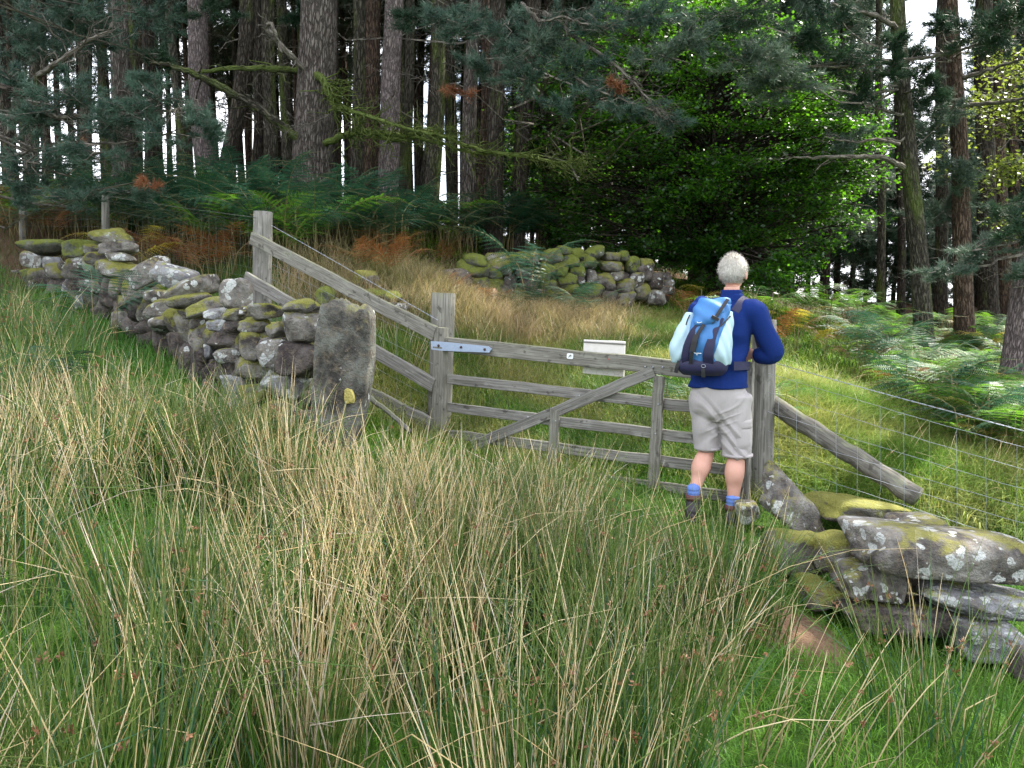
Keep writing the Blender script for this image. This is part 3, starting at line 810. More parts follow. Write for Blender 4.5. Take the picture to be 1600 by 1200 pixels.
for i, (x, y, w, h, r_, Yd, dp, m, lab, kw) in enumerate(RS):
    loose(x, y, w * 1.05, h * 1.06, r_, Yd, dp, m, lab, 1300 + i, sub=5 if w > 90 else 4, **kw)
# weathered branch lying in the rushes at the bottom of the frame
a = P(938, 1215, 2.45); b = P(972, 1130, 2.62)
t = np.linspace(0, 1, 7)[:, None]
pts = a + (b - a) * t + np.c_[np.sin(t[:, 0] * 5) * .006, np.zeros(7), np.zeros(7)]
V, Fs, g = tube(pts, [.036, .034, .033, .03, .027, .022, .010], 10)
M['driftwood'] = m_bark("bleached_dead_wood", (0.22, 0.18, 0.14), (0.50, 0.46, 0.40), 0.0, 1.0, .006)
tag(mk("dead_branch", V, Fs, M['driftwood'], gc=g, loc=a), "bleached piece of dead branch lying among the rushes at the bottom", "branch")
# ---------------------------------------------------------------- trees
def unit_ball(n, r=rng, shell=0.0):
    d = norm(r.normal(0, 1, (n, 3))); return d * (r.uniform(shell, 1, (n, 1)) ** (1 / 2.2))

def needles(c, d, m, L, w, spread=.75):
    """tufts at c (n,3) pointing along d: m thin needles each"""
    n = len(c)
    dd = norm(d[:, None] + rng.normal(0, spread, (n, m, 3)))
    st = c[:, None] + d[:, None] * rng.uniform(-.5, .6, (n, m, 1)) * L
    s2 = norm(np.cross(dd, rng.normal(0, 1, (n, m, 3)))) * w * .5
    tip = st + dd * L * rng.uniform(.7, 1.2, (n, m, 1))
    return np.stack([st - s2, st + s2, tip], 2).reshape(-1, 3)

def curve(a, b, k, sag=0.0, wob=0.05):
    a = np.asarray(a, float); b = np.asarray(b, float)
    t = np.linspace(0, 1, k)[..., None]
    L = np.linalg.norm(b - a, axis=-1, keepdims=True)
    p = a[..., None, :] * (1 - t) + b[..., None, :] * t
    w = rng.normal(0, 1, p.shape) * wob * L[..., None, :] / k * 1.5
    w[..., 0, :] = 0
    p = p + w
    p[..., 2] -= (np.sin(np.linspace(0, np.pi, k)) * sag) * L
    return p

def spray(T, N, cen, rad, root, ntw=10, ntf=6, m=14, L=.09, w=.006, rl=.02, dead=0):
    """a bough ending in a cloud of twigs with needle tufts; T collects tubes, N needle triangles"""
    cen = np.asarray(cen, float); rad = np.asarray(rad, float)
    if root is not None:
        p = curve(np.asarray(root, float), cen, 6, .04, .12)
        T.setdefault(6, []).append((p[None], np.linspace(rl, rl * .35, 6)[None]))
    e = cen + unit_ball(ntw, shell=.25) * rad
    s0 = cen + unit_ball(ntw) * rad * .35
    tp = curve(s0, e, 4, 0, .25)
    T.setdefault(4, []).append((tp, np.tile(np.linspace(rl * .3, rl * .08, 4), (ntw, 1))))
    if m:
        t = rng.uniform(.25, 1.05, (ntw, ntf, 1))
        c = s0[:, None] * (1 - t) + e[:, None] * t + rng.normal(0, .05, (ntw, ntf, 3)) * rad
        d = norm((e - s0)[:, None].repeat(ntf, 1) * np.array([1, 1, .5]) + rng.normal(0, .12, (ntw, ntf, 3)) * rad.mean() + [0, 0, rad.mean() * .35])
        N.append(needles(c.reshape(-1, 3), d.reshape(-1, 3), m, L, w))

def tubes_obj(T, name, mat, parent, sides=4):
    g = Geo()
    for k, lst in T.items():
        Pt = np.concatenate([a for a, b in lst]); Rd = np.concatenate([b for a, b in lst])
        V, Q, gc, _ = btube(Pt, Rd, sides); g.add(V, Q, gc)
    return g.make(name, mat, parent)

def tris_obj(N, name, mat, parent):
    V = np.concatenate(N)
    return mk(name, V, np.arange(len(V)).reshape(-1, 3), mat, parent, smooth=False)

def crown_obj(T, NB, parent, name="crown", sides=3, wood='twig'):
    """twigs and needles of one crown as a single mesh with a material for each"""
    Vs, F4, F3, mats, mi4, mi3, Gc, n = [], [], [], [], [], [], [], 0
    if T:
        Pt = {}
        mats.append(M[wood])
        for k, lst in T.items():
            V, Q, gc, _ = btube(np.concatenate([a for a, b in lst]), np.concatenate([b for a, b in lst]), sides)
            Vs.append(V); F4.append(Q + n); Gc.append(gc); mi4.append(np.zeros(len(Q), np.int32)); n += len(V)
    for mn, (lst, quad) in NB.items():
        V = np.concatenate(lst); m = len(mats); mats.append(M[mn])
        f = np.arange(len(V)).reshape(-1, 4 if quad else 3) + n
        (F4 if quad else F3).append(f); (mi4 if quad else mi3).append(np.full(len(f), m, np.int32))
        Vs.append(V); Gc.append(V); n += len(V)
    Fs = []; mi = []
    if F4: Fs.append(np.concatenate(F4)); mi.append(np.concatenate(mi4))
    if F3: Fs.append(np.concatenate(F3)); mi.append(np.concatenate(mi3))
    o = mk(name, np.concatenate(Vs), Fs, mats[0], parent, gc=np.concatenate(Gc), smooth=False)
    for m in mats[1:]: o.data.materials.append(m)
    o.data.polygons.foreach_set("material_index", np.concatenate(mi))
    return o

def trunk_path(px, py, Y, tx, H, curvepx=0.0):
    """from below ground at (px, py) through (tx, 0) and on up to height H"""
    a = P(px, py, Y); b = P(tx, 0, Y)
    gz = g1(a[0], a[1])
    t = np.linspace(0, 1, 9)[:, None]
    z0 = min(gz, a[2]) - .35
    d = (b - a) / max(b[2] - a[2], .1)
    z = z0 + (H - z0) * np.linspace(0, 1, 16) ** 1.15
    p = a + d * (z - a[2])[:, None]
    # above the frame the lean dies out
    over = np.maximum(z - b[2], 0); p[:, 0] -= d[0] * over * .7
    sw = np.sin((z - z0) * .9 + px) * .03 + np.sin((z - z0) * .35 + px * 2) * .06
    p[:, 0] += sw * np.clip((z - a[2]) / 2, 0, 1)
    if curvepx: p[:, 0] += np.sin(np.clip((z - a[2]) / (b[2] - a[2]), 0, 1) * np.pi) * curvepx * Y / F
    p[:, 1] = Y + np.sin(z * .5 + px) * .03
    return p, gz

def trunk_obj(p, r0, r1, mat, parent, sides=16, flare=1.25, rough=.035, name="trunk"):
    n = 46
    z = np.linspace(0, 1, n) ** 1.25
    q = np.stack([np.interp(z, np.linspace(0, 1, len(p)), p[:, i]) for i in range(3)], 1)
    hgt = q[:, 2] - q[0, 2]
    rad = r0 + (r1 - r0) * np.clip(hgt / 6.0, 0, None)
    rad = np.maximum(rad, r1 * .25 + 0 * rad)
    rad = rad * (1 + (flare - 1) * np.exp(-np.maximum(hgt - .35, 0) / .35))
    V, Fs, g = tube(q, rad, sides)
    ang = np.tile(np.arange(sides) / sides * 2 * np.pi, n); hh = np.repeat(hgt, sides)
    k = 1 + rough * (np.sin(ang * 3 + hh * 1.3) * .8 + np.sin(ang * 5 - hh * 2.1 + 1) * .6 + np.sin(ang * 2 + hh * 5) * .5)
    k += .10 * np.exp(-np.maximum(hh - .3, 0) / .3) * np.cos(ang * 4 + p[0, 0] * 7)
    c = np.repeat(q, sides, 0); V = c + (V - c) * k[:, None]
    return mk(name, V, Fs, M[mat], parent, gc=g)

def dead_boughs(T, p, n, zlo, zhi, Lm, r, up=.0):
    """bare horizontal side branches with a few snapped twigs"""
    z = rng.uniform(zlo, zhi, n)
    c = np.stack([np.interp(z, p[:, 2], p[:, i]) for i in range(3)], 1)
    az = rng.uniform(0, 2 * np.pi, n); L = Lm * rng.uniform(.25, 1.1, n)
    d = np.c_[np.cos(az), np.sin(az), rng.normal(up, .28, n)]
    e = c + d * L[:, None]
    pt = curve(c, e, 6, rng.choice([-.08, .06]), .22)
    T.setdefault(6, []).append((pt, (r * rng.uniform(.6, 1.2, n))[:, None] * np.linspace(1, .2, 6)))
    m = n * 4
    i = rng.integers(0, n, m); j = rng.integers(2, 6, m)
    s0 = pt[i, j]; e2 = s0 + norm(d[i] + rng.normal(0, .7, (m, 3))) * (L[i] * rng.uniform(.12, .4, m))[:, None]
    T.setdefault(4, []).append((curve(s0, e2, 4, 0, .3), np.full((m, 1), r * .22) * np.linspace(1, .3, 4)))

LITZ = np.array([(.2, 11.5), (.6, 8.5), (1.8, 6.0), (3.2, 4.6), (6, 6.5), (9.5, 11), (9, 18), (2.5, 17)])
def in_lit(c, grow=0.0):
    k = (c[2] + .7) / SUN[2]
    x = c[0] - SUN[0] * k; y = c[1] - SUN[1] * k
    if grow and any(in_lit(np.asarray(c) + np.array(o) * grow) for o in ((1, 0, 0), (-1, 0, 0), (0, 1, 0), (0, -1, 0))): return True
    ins = False; j = len(LITZ) - 1
    for i in range(len(LITZ)):
        xi, yi = LITZ[i]; xj, yj = LITZ[j]
        if (yi > y) != (yj > y) and x < (xj - xi) * (y - yi) / (yj - yi) + xi: ins = not ins
        j = i
    return ins

def high_crown(T, N, p, zlo, zhi, rad, n, size=(.75, .75, .35), m=9, L=.22, w=.022):
    for _ in range(n):
        z = rng.uniform(zlo, zhi); c = np.array([np.interp(z, p[:, 2], p[:, i]) for i in range(3)])
        a = rng.uniform(0, 2 * np.pi); rr = rad * math.sqrt(rng.random()) * (1.15 - .6 * (z - zlo) / (zhi - zlo))
        cc = c + [math.cos(a) * rr, math.sin(a) * rr, rng.uniform(0, .5)]
        if in_lit(cc, .6): continue
        spray(T, N, cc, size, c - [0, 0, .3], 7, 6, m, L, w, .03)

def pine(label, px, py, Y, tx, w0, w1, bark, H=13, boughs=14, bl=1.2, br=.018, crown=(7, 13, 2.2, 26), group=None, cur=0, zlo=1.0, needle='needle_dark', name="pine_tree", cat="pine tree", blobs=(), flare=1.25, extra=None, near=False, twigmat='twig'):
    p, gz = trunk_path(px, py, Y, tx, H, cur)
    base = np.array([np.interp(gz, p[:, 2], p[:, 0]), np.interp(gz, p[:, 2], p[:, 1]), gz])
    t = thing(name, label, cat, base, group)
    trunk_obj(p, w0 * Y / F / 2, w1 * Y / F / 2, bark, t, flare=flare, sides=24 if w0 > 40 else 14)
    T = {}; N = []
    if boughs: dead_boughs(T, p, boughs, gz + zlo, min(H, gz + 6.5), bl, br)
    if crown: high_crown(T, N, p, gz + crown[0], gz + crown[1], crown[2], crown[3])
    NB = {}
    for b in blobs:
        bx, by, rx, ry, by_ = b[:5]; mat = b[5] if len(b) > 5 else needle; dens = b[6] if len(b) > 6 else 1
        c = P(bx, by, by_); k = by_ / F
        zz = np.clip(c[2] + rng.uniform(-.2, .6), gz + .8, H - .5)
        root = np.array([np.interp(zz, p[:, 2], p[:, i]) for i in range(3)])
        area = (rx * ry) / 2500
        nt = int(max(10 if dens > .3 else 3, (22 if needle != 'needle_blue' else 19) * area * dens))
        spray(T, NB.setdefault(mat, []), c, (rx * k, rx * k * .7, ry * k), root, nt, 7, 26, .085 * by_ / 8.5, .0062 * by_ / 8.5, .022)
    if extra: extra(t, p, T, NB)
    if N: NB.setdefault(needle, []).extend(N)
    if T or NB: crown_obj(T, {k: (v, False) for k, v in NB.items()}, t, wood=twigmat)
    return t

def limb(parent, pts, r0, r1, mat='moss_branch', name="branch", twigs=0, tl=.3, sides=8, tmat=None):
    """a bough drawn through (px, py, Y) points"""
    A = np.array([P(*q) for q in pts]); k = 5 * (len(pts) - 1) + 1
    u = np.linspace(0, len(pts) - 1, k)
    B = np.stack([np.interp(u, range(len(pts)), A[:, i]) for i in range(3)], 1)
    for _ in range(2): B[1:-1] = (B[:-2] + 2 * B[1:-1] + B[2:]) / 4
    B[1:] += rng.normal(0, .008, B[1:].shape)
    rr = np.linspace(r0, r1, k) * (1 + rng.normal(0, .08, k))
    V, Fs, g = tube(B, rr, sides)
    G_ = Geo(); G_.add(V, Fs, g)
    if twigs:
        i = rng.integers(int(k * .12), k, twigs); s0 = B[i]
        d = norm(norm(B[-1] - B[0]) * .8 + rng.normal(0, .55, (twigs, 3)) * [1, 1, .8])
        e = s0 + d * (tl * rng.uniform(.3, 1.4, twigs))[:, None]
        pt = curve(s0, e, 5, 0, .3); Rr = (np.maximum(rr[i] * .35, .003))[:, None] * np.linspace(1, .25, 5)
        V, Q, g, _ = btube(pt, Rr, 4); G_.add(V, Q, g)
        j = rng.integers(0, twigs, twigs * 3); s1 = pt[j, rng.integers(1, 5, twigs * 3)]
        e1 = s1 + norm(d[j] + rng.normal(0, .6, (twigs * 3, 3))) * (tl * rng.uniform(.15, .6, twigs * 3))[:, None]
        V, Q, g, _ = btube(curve(s1, e1, 4, 0, .3), np.full((twigs * 3, 1), .0028) * np.linspace(1, .4, 4), 3); G_.add(V, Q, g)
    return G_.make(name, M[tmat or mat], parent)

# --- the big pine and its limbs
def big_extra(t, p, T, NB):
    limb(t, [(478, 222, 12.4), (440, 198, 12.2), (405, 168, 12), (365, 148, 11.8), (325, 124, 11.6), (295, 113, 11.5), (262, 100, 11.4), (235, 98, 11.3)], .078, .03, mat='bark_moss', twigs=14, tl=.4)
    limb(t, [(476, 112, 12.4), (445, 108, 12.3), (400, 106, 12), (350, 107, 12), (315, 112, 12), (300, 118, 12)], .055, .02, twigs=8, tl=.35)
    limb(t, [(480, 112, 12.3), (455, 88, 12.1), (430, 60, 12), (412, 40, 12), (425, 36, 11.9), (432, 60, 11.9), (440, 82, 11.8)], .05, .02, mat='twig', twigs=10, tl=.25)
    limb(t, [(495, 116, 12.2), (508, 130, 12), (513, 150, 11.9), (525, 168, 11.8), (545, 172, 11.7), (600, 190, 11.5), (650, 205, 11.3), (700, 215, 11.1)], .06, .014, mat='moss_bright', twigs=130, tl=.42)
    limb(t, [(508, 224, 12.2), (535, 212, 12), (560, 206, 11.9), (590, 207, 11.8), (620, 220, 11.7), (640, 208, 11.6), (675, 205, 11.5), (710, 220, 11.3), (760, 238, 11.2), (820, 244, 11.1), (860, 253, 11), (892, 253, 11), (906, 247, 11)], .055, .012, mat='moss_bright', twigs=150, tl=.42)
    limb(t, [(600, 208, 11.7), (640, 212, 11.6), (700, 228, 11.4), (740, 240, 11.3), (800, 240, 11.1), (850, 243, 11.1)], .03, .01, mat='moss_bright', twigs=50, tl=.35)
    limb(t, [(892, 253, 11), (892, 236, 11), (889, 220, 11), (900, 213, 11), (911, 217, 11)], .014, .006, mat='moss_bright')
    limb(t, [(515, 178, 11.8), (495, 190, 11.7), (470, 196, 11.6)], .012, .004, mat='twig', twigs=30, tl=.3)
pine("the thickest grey barked pine trunk, with mossy boughs reaching out to both sides", 487, 335, 12.5, 494, 60, 50, 'bark', 15, 0, 0, 0, (8, 14, 2.8, 40), cat="pine tree", extra=big_extra, flare=1.18)

# --- individual trunks: label, base x, y, distance, x at the top of the photo, widths, bark, curve, boughs
TR = [
 ("leaning dark pine trunk curving left of the slender pair, behind the fallen stones", 345, 305, 13.5, 384, 26, 20, 'bark_dark', 10, 10),
 ("pinkish grey trunk leaning beside the dark curved one", 331, 305, 14.2, 308, 34, 24, 'bark_pink', -8, 8),
 ("straight dark trunk just left of a brown mossy one, left of the biggest pine", 402, 318, 14.5, 403, 19, 16, 'bark_dark', 0, 8),
 ("brown mossy trunk between the straight dark trunk and the biggest pine", 423, 318, 14.2, 426, 21, 18, 'bark_moss', 3, 10),
 ("grey trunk rising above the blue green boughs at the left", 192, 300, 13, 176, 30, 26, 'bark', 4, 8),
 ("stout dark trunk behind the low blue green boughs", 205, 300, 15, 196, 30, 22, 'bark_moss', 0, 8),
 ("second stout trunk behind the low boughs, right of its twin", 243, 300, 15.5, 232, 26, 18, 'bark_dark', 0, 8),
 ("slim trunk half way between the low boughs and the pink grey trunk", 291, 306, 15, 270, 15, 12, 'bark_moss', 4, 8),
 ("leaning thin trunk against the sky at the left edge of the wood", 24, 300, 15, -8, 16, 12, 'bark_dark', 0, 6),
 ("trunk in the shade near the left edge behind the low boughs", 48, 300, 16.5, 56, 20, 15, 'bark_moss', 0, 6),
 ("thin dark trunk immediately right of the biggest pine", 521, 330, 14.5, 519, 15, 12, 'bark_dark', 0, 10),
 ("mossy trunk right of the biggest pine, first of the group in the middle", 557, 335, 13.8, 560, 20, 17, 'bark_moss', 0, 12),
 ("red brown trunk in the middle of the wood with a lit edge", 576, 338, 14.4, 580, 24, 19, 'bark_red', 0, 10),
 ("pale pinkish grey trunk leaning slightly, right of the red brown one", 605, 335, 12.9, 626, 33, 24, 'bark_pink', 0, 5),
 ("slim brown trunk touching the pale pinkish one on its right", 634, 338, 14.5, 640, 17, 12, 'bark_moss', 0, 10),
 ("mossy trunk with many short dead boughs right of centre of the stand", 672, 352, 13.6, 680, 25, 18, 'bark_moss', 3, 26),
 ("slanting trunk beside the one with many dead boughs", 657, 350, 14.8, 690, 15, 12, 'bark_moss', 0, 8),
 ("grey trunk above the left end of the mossy far wall", 731, 358, 13.5, 748, 25, 17, 'bark', 0, 12),
 ("brown trunk directly right of the grey one above the far wall", 748, 362, 14.3, 756, 16, 12, 'bark_red', 0, 10),
 ("dark thick trunk above the far wall nearest the broadleaf tree", 772, 372, 13.2, 779, 28, 22, 'bark_dark', 0, 12),
 ("leaning black trunk at the shady edge of the broadleaf tree", 806, 378, 13.6, 842, 27, 22, 'bark_dark', 0, 4),
 ("slim trunk between the grey one and the one with many dead boughs", 706, 356, 15.5, 706, 13, 10, 'bark_moss', 0, 8),
]
for (lab, px, py, Y, tx, w0, w1, bk, cu, nb) in TR:
    pine(lab, px, py, Y, tx, w0, w1, bk, rng.uniform(17, 20), nb, 1.3, .016, (7.5, 17, 2.1, 24), cur=cu)

# --- right hand pines
RB = [(1300, 100, 70, 30, 11.5), (1250, 60, 70, 45, 11), (1345, 150, 55, 35, 11.8), (1220, 135, 80, 35, 10.5, 'needle_gray'), (1390, 110, 30, 20, 11.5), (1440, 120, 26, 24, 12), (1180, 95, 80, 45, 10, 'needle_gray'), (1150, 30, 90, 35, 10), (1330, 215, 50, 22, 11.5, 'needle_gray', .6), (1300, 30, 60, 25, 11), (1400, 60, 20, 20, 11.5)]
def r1_extra(t, p, T, NB):
    limb(t, [(1412, 262, 11.8), (1380, 246, 11.6), (1330, 245, 11.3), (1290, 246, 11), (1240, 246, 10.8)], .045, .012, mat='twig', twigs=16, tl=.35)
    limb(t, [(1405, 225, 11.8), (1370, 218, 11.6), (1330, 222, 11.4), (1290, 215, 11.2)], .025, .01, mat='twig', twigs=12, tl=.3)
    limb(t, [(1402, 100, 11.9), (1370, 95, 11.7), (1330, 105, 11.5), (1260, 103, 11.2)], .035, .012, mat='twig', twigs=20, tl=.35)
    limb(t, [(1400, 45, 12), (1370, 25, 11.8), (1320, 12, 11.6), (1300, 5, 11.5)], .04, .015, mat='twig', twigs=10, tl=.35)
    limb(t, [(1412, 180, 12.1), (1380, 172, 12.2), (1350, 160, 12.3)], .025, .01, mat='twig', twigs=8, tl=.3)
    limb(t, [(1404, 100, 11.8), (1440, 90, 11.7), (1480, 84, 11.6), (1530, 70, 11.5), (1570, 58, 11.4)], .03, .015, mat='twig', twigs=14, tl=.3)
pine("right hand pine leaning left, rising from the sunlit bracken", 1446, 572, 12.6, 1405, 30, 21, 'bark_moss', 20, 8, 1.0, .014, (9, 19, 3.0, 60), needle='needle_dark', blobs=RB, extra=r1_extra, near=True)
RB2 = [(1530, 60, 75, 45, 11.5), (1580, 40, 60, 50, 11), (1480, 175, 40, 30, 12.5, 'needle_gray'), (1455, 215, 36, 30, 13, 'needle_gray'), (1490, 270, 50, 40, 13, 'needle_gray'), (1455, 150, 26, 20, 12), (1470, 40, 24, 20, 12), (1470, 330, 60, 40, 13.5, 'needle_gray')]
def r2_extra(t, p, T, NB):
    limb(t, [(1498, 165, 12.8), (1540, 162, 12.4), (1600, 155, 12), (1660, 140, 11.6)], .035, .02, mat='twig', twigs=14, tl=.3)
    limb(t, [(1505, 122, 12.8), (1540, 112, 12.5), (1600, 90, 12)], .035, .02, mat='twig', twigs=8, tl=.3)
pine("dark red brown straight pine trunk right of the leaning one", 1506, 545, 13.3, 1492, 31, 20, 'bark_red', 20, 10, 1.0, .014, (9, 19, 3.0, 60), blobs=RB2, extra=r2_extra)
RB3 = [(1535, 390, 60, 26, 8, 'needle_gray'), (1590, 360, 50, 40, 7.8, 'needle_dark'), (1480, 425, 60, 20, 8, 'needle_gray', .8), (1570, 330, 50, 30, 8.2, 'needle_dark'), (1600, 430, 40, 20, 7.8, 'needle_gray')]
pine("stout trunk cut by the right edge of the photo with a low grey green bough", 1592, 665, 8.3, 1712, 74, 50, 'bark_pink', 17, 8, .9, .012, (7.5, 16, 2.6, 44), blobs=RB3)
for (lab, px, py, Y, tx, w0, w1, bk) in [
 ("far shaded trunk between the two right hand pines", 1470, 470, 17, 1468, 20, 15, 'bark_dark'),
 ("thick shaded trunk right of the red brown pine", 1545, 505, 16.5, 1535, 30, 24, 'bark_dark'),
 ("brown shaded trunk near the right edge behind the bracken", 1572, 508, 17, 1560, 24, 18, 'bark_red'),
 ("thin far trunk left of the leaning right hand pine", 1376, 470, 19, 1370, 13, 10, 'bark_moss'),
 ("thin far trunk in the gap beyond the path", 1408, 480, 20, 1402, 13, 10, 'bark_dark'),
 ("far trunk just right of the leaning pine's foot", 1472, 505, 18.5, 1485, 14, 10, 'bark_moss'),
 ("pale thin trunk standing in the light near the right edge", 1588, 440, 20, 1586, 15, 12, 'bark_red')]:
    pine(lab, px, py, Y, tx, w0, w1, bk, 13, 10, 1.2, .014, (6, 12, 2.0, 14), zlo=2)

# --- left pine with the low blue green boughs
LB = [(110, 150, 85, 42, 8.6), (235, 165, 75, 40, 8.3), (300, 190, 45, 30, 8.2), (60, 262, 80, 34, 8.6), (150, 238, 75, 34, 8.3), (330, 212, 28, 22, 8.2), (170, 195, 70, 36, 8.4), (60, 190, 60, 40, 8.8), (250, 215, 55, 28, 8.2), (30, 300, 50, 34, 8.8), (120, 310, 70, 26, 8.5), (225, 130, 40, 22, 8.4), (205, 300, 50, 16, 8.6),
      (40, 60, 90, 50, 11), (140, 60, 70, 45, 11.5), (110, 20, 90, 30, 11), (240, 30, 60, 35, 12), (20, 120, 50, 40, 10), (250, 90, 40, 22, 11.5, 'needle_dark'), (112, 228, 22, 10, 8.3, 'needle_rust', .1), (228, 285, 34, 10, 8.3, 'needle_rust', .1), (330, 20, 50, 20, 12.5, 'needle_dark')]
def left_extra(t, p, T, NB):
    limb(t, [(60, 118, 9.8), (100, 92, 9.6), (140, 60, 9.6), (175, 50, 9.7)], .035, .015, mat='twig', twigs=24, tl=.4)
    limb(t, [(-20, 180, 9.2), (60, 180, 8.9), (140, 185, 8.6), (220, 178, 8.4), (300, 170, 8.3)], .035, .012, mat='twig', twigs=60, tl=.35)
    limb(t, [(-20, 250, 9), (50, 238, 8.8), (120, 225, 8.6), (200, 222, 8.4)], .03, .01, mat='twig', twigs=60, tl=.35)
    limb(t, [(-20, 130, 9.5), (60, 150, 9.3), (120, 205, 9.2)], .04, .02, mat='bark_dark', twigs=10, tl=.3)
pine("pine at the left edge with blue green boughs hanging low", -70, 330, 9.6, -80, 40, 34, 'bark', 12, 6, 1.0, .014, (6, 11, 2.2, 20), needle='needle_blue', blobs=LB, extra=left_extra)

# --- boughs drooping into the top middle, from a pine between the stand and the broadleaf tree
MB = [(720, 40, 55, 42, 10.5), (790, 50, 55, 45, 10.2), (860, 55, 60, 45, 10), (900, 105, 60, 36, 9.8), (820, 120, 55, 34, 10), (935, 40, 55, 40, 9.8), (985, 165, 60, 28, 9.6), (1040, 192, 42, 20, 9.6), (950, 140, 50, 26, 9.7), (1010, 25, 70, 36, 10), (690, 20, 50, 30, 11), (640, 30, 40, 26, 12, 'needle_dark', .6), (470, 25, 36, 20, 12.8, 'needle_dark', .5), (745, 105, 40, 24, 10.5), (880, 165, 40, 18, 9.8, 'needle_blue', .8),
      (1080, 60, 60, 40, 9.8, 'needle_gray'), (1020, 95, 50, 30, 9.8, 'needle_gray', .8), (840, 75, 60, 40, 9.9, 'needle_gray', .7), (965, 132, 34, 18, 9.5, 'needle_rust', .15), (735, 150, 46, 20, 10.4, 'needle_rust', .1)]
def mid_extra(t, p, T, NB):
    limb(t, [(850, 20, 10.3), (900, 60, 10), (960, 100, 9.8), (1000, 140, 9.7), (1030, 175, 9.6)], .03, .01, mat='twig', twigs=50, tl=.4)
    limb(t, [(815, 5, 10.2), (830, 20, 10), (845, 35, 9.9), (880, 25, 9.8), (915, 38, 9.7), (950, 45, 9.7)], .022, .008, mat='twig', twigs=30, tl=.35)
    limb(t, [(880, 110, 9.9), (930, 140, 9.7), (980, 158, 9.6), (1020, 172, 9.5)], .016, .006, mat='twig', twigs=30, tl=.3)
pine("pine behind the far wall whose grey green boughs droop into the top middle", 868, 400, 14, 830, 24, 20, 'bark_dark', 13, 4, 1.0, .014, (7.5, 12, 2.4, 24), needle='needle_blue', blobs=MB, extra=mid_extra)

# --- broadleaf tree over the path
def leaves(c, nrm_up, size, n_side=4):
    n = len(c)
    u = norm(rng.normal(0, 1, (n, 3)) * [1, 1, .35]); nn = norm(rng.normal(0, .55, (n, 3)) + [0, 0, nrm_up])
    s = norm(np.cross(u, nn)); L = size * rng.uniform(.7, 1.25, (n, 1)); u = norm(np.cross(nn, s))
    return np.stack([c - u * L * .5, c + s * L * .34 + u * L * .02, c + u * L * .55, c - s * L * .34 + u * L * .02], 1).reshape(-1, 3)

def broadleaf(label, px, py, Y, H, r0, blobs, mat, nl=150, size=.055, bark='bark_dark', name="broadleaf_tree", mats=None, thick=.10):
    p, gz = trunk_path(px, py, Y, px - 10, H)
    base = (p[2, 0], p[2, 1], gz)
    t = thing(name, label, "broadleaf tree", base)
    trunk_obj(p, r0, r0 * .6, bark, t)
    T = {}; Ls = {}
    for b in blobs:
        c = np.array(b[0]); rad = np.array(b[1]); mt = b[2] if len(b) > 2 else mat
        zz = np.clip(c[2] - rng.uniform(0, 1.2), gz + .6, H - .4)
        root = np.array([np.interp(zz, p[:, 2], p[:, i]) for i in range(3)])
        pt = curve(root, c, 6, -.05, .15)
        T.setdefault(6, []).append((pt[None], np.linspace(.028, .008, 6)[None]))
        ns = 6
        for _ in range(ns):
            e = c + unit_ball(1)[0] * rad
            T.setdefault(4, []).append((curve(pt[4][None], e[None], 4, -.05, .2), np.linspace(.008, .002, 4)[None]))
            k = nl // ns
            q = pt[4] + (e - pt[4]) * rng.uniform(.3, 1.15, (k, 1)) + rng.normal(0, 1, (k, 3)) * rad * [.28, .28, 0] + rng.normal(0, thick * .5, (k, 3)) * [0, 0, 1]
            Ls.setdefault(mt, []).append(leaves(q, 1.0, size))
    crown_obj(T, {k: (v, True) for k, v in Ls.items()}, t, wood='bark_dark')
    return t
STRIP = np.array([(1.9, 6.5), (3.2, 6), (4.7, 9.5), (5.6, 12.3), (4.6, 12.6), (3.2, 10.2), (2.2, 8.2)])
def in_strip(c):
    global LITZ
    o_ = LITZ; LITZ = STRIP; r_ = in_lit(c); LITZ = o_
    return r_
B = []
cx, cyy, cz = P(1075, 245, 14.0)
for i in range(640):
    d = unit_ball(1, shell=.35)[0]
    q = np.array([cx, cyy, cz]) + d * [3.3, 1.7, 2.65]
    yc = q[1]; px = 800 + F * q[0] / yc
    if q[2] < g1(q[0], q[1]) + .35: continue
    lim = np.interp(q[2], [-.2, .8, 2.0, 3.2, 4.2], [1250, 1370, 1385, 1360, 1290])
    if px > lim: continue
    if in_strip(q) and rng.random() < .5: continue
    B.append((q, (.42, .42, .16)))
for (x, y, Y) in [(1200, 445, 11.8), (1235, 435, 11.6), (1180, 430, 12), (1250, 410, 12), (1280, 420, 12.2), (1215, 400, 12), (1320, 320, 12.3), (1345, 345, 12.6), (1300, 380, 12.4), (1340, 200, 12.8), (1365, 190, 13)]:
    for _ in range(2): B.append((P(x + rng.normal(0, 14), y + rng.normal(0, 10), Y), (.3, .3, .12)))
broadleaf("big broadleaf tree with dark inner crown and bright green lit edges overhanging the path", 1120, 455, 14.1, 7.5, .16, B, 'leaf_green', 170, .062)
B = []
for (x, y, r_) in [(1560, 150, 50), (1590, 110, 40), (1540, 215, 50), (1585, 275, 40), (1560, 190, 50), (1600, 180, 50), (1535, 150, 36), (1570, 100, 30), (1620, 240, 50), (1545, 265, 30), (1580, 330, 30)]:
    for _ in range(4):
        q = P(x + rng.normal(0, r_ * .6), y + rng.normal(0, r_ * .5), 14 + rng.normal(0, .6)); B.append((q, (.45, .45, .22)))
B = B[::2]
broadleaf("yellowing broadleaf tree at the right edge behind the pines", 1640, 480, 14.6, 6.0, .09, B, 'leaf_yellow', 130, .075, thick=.2)

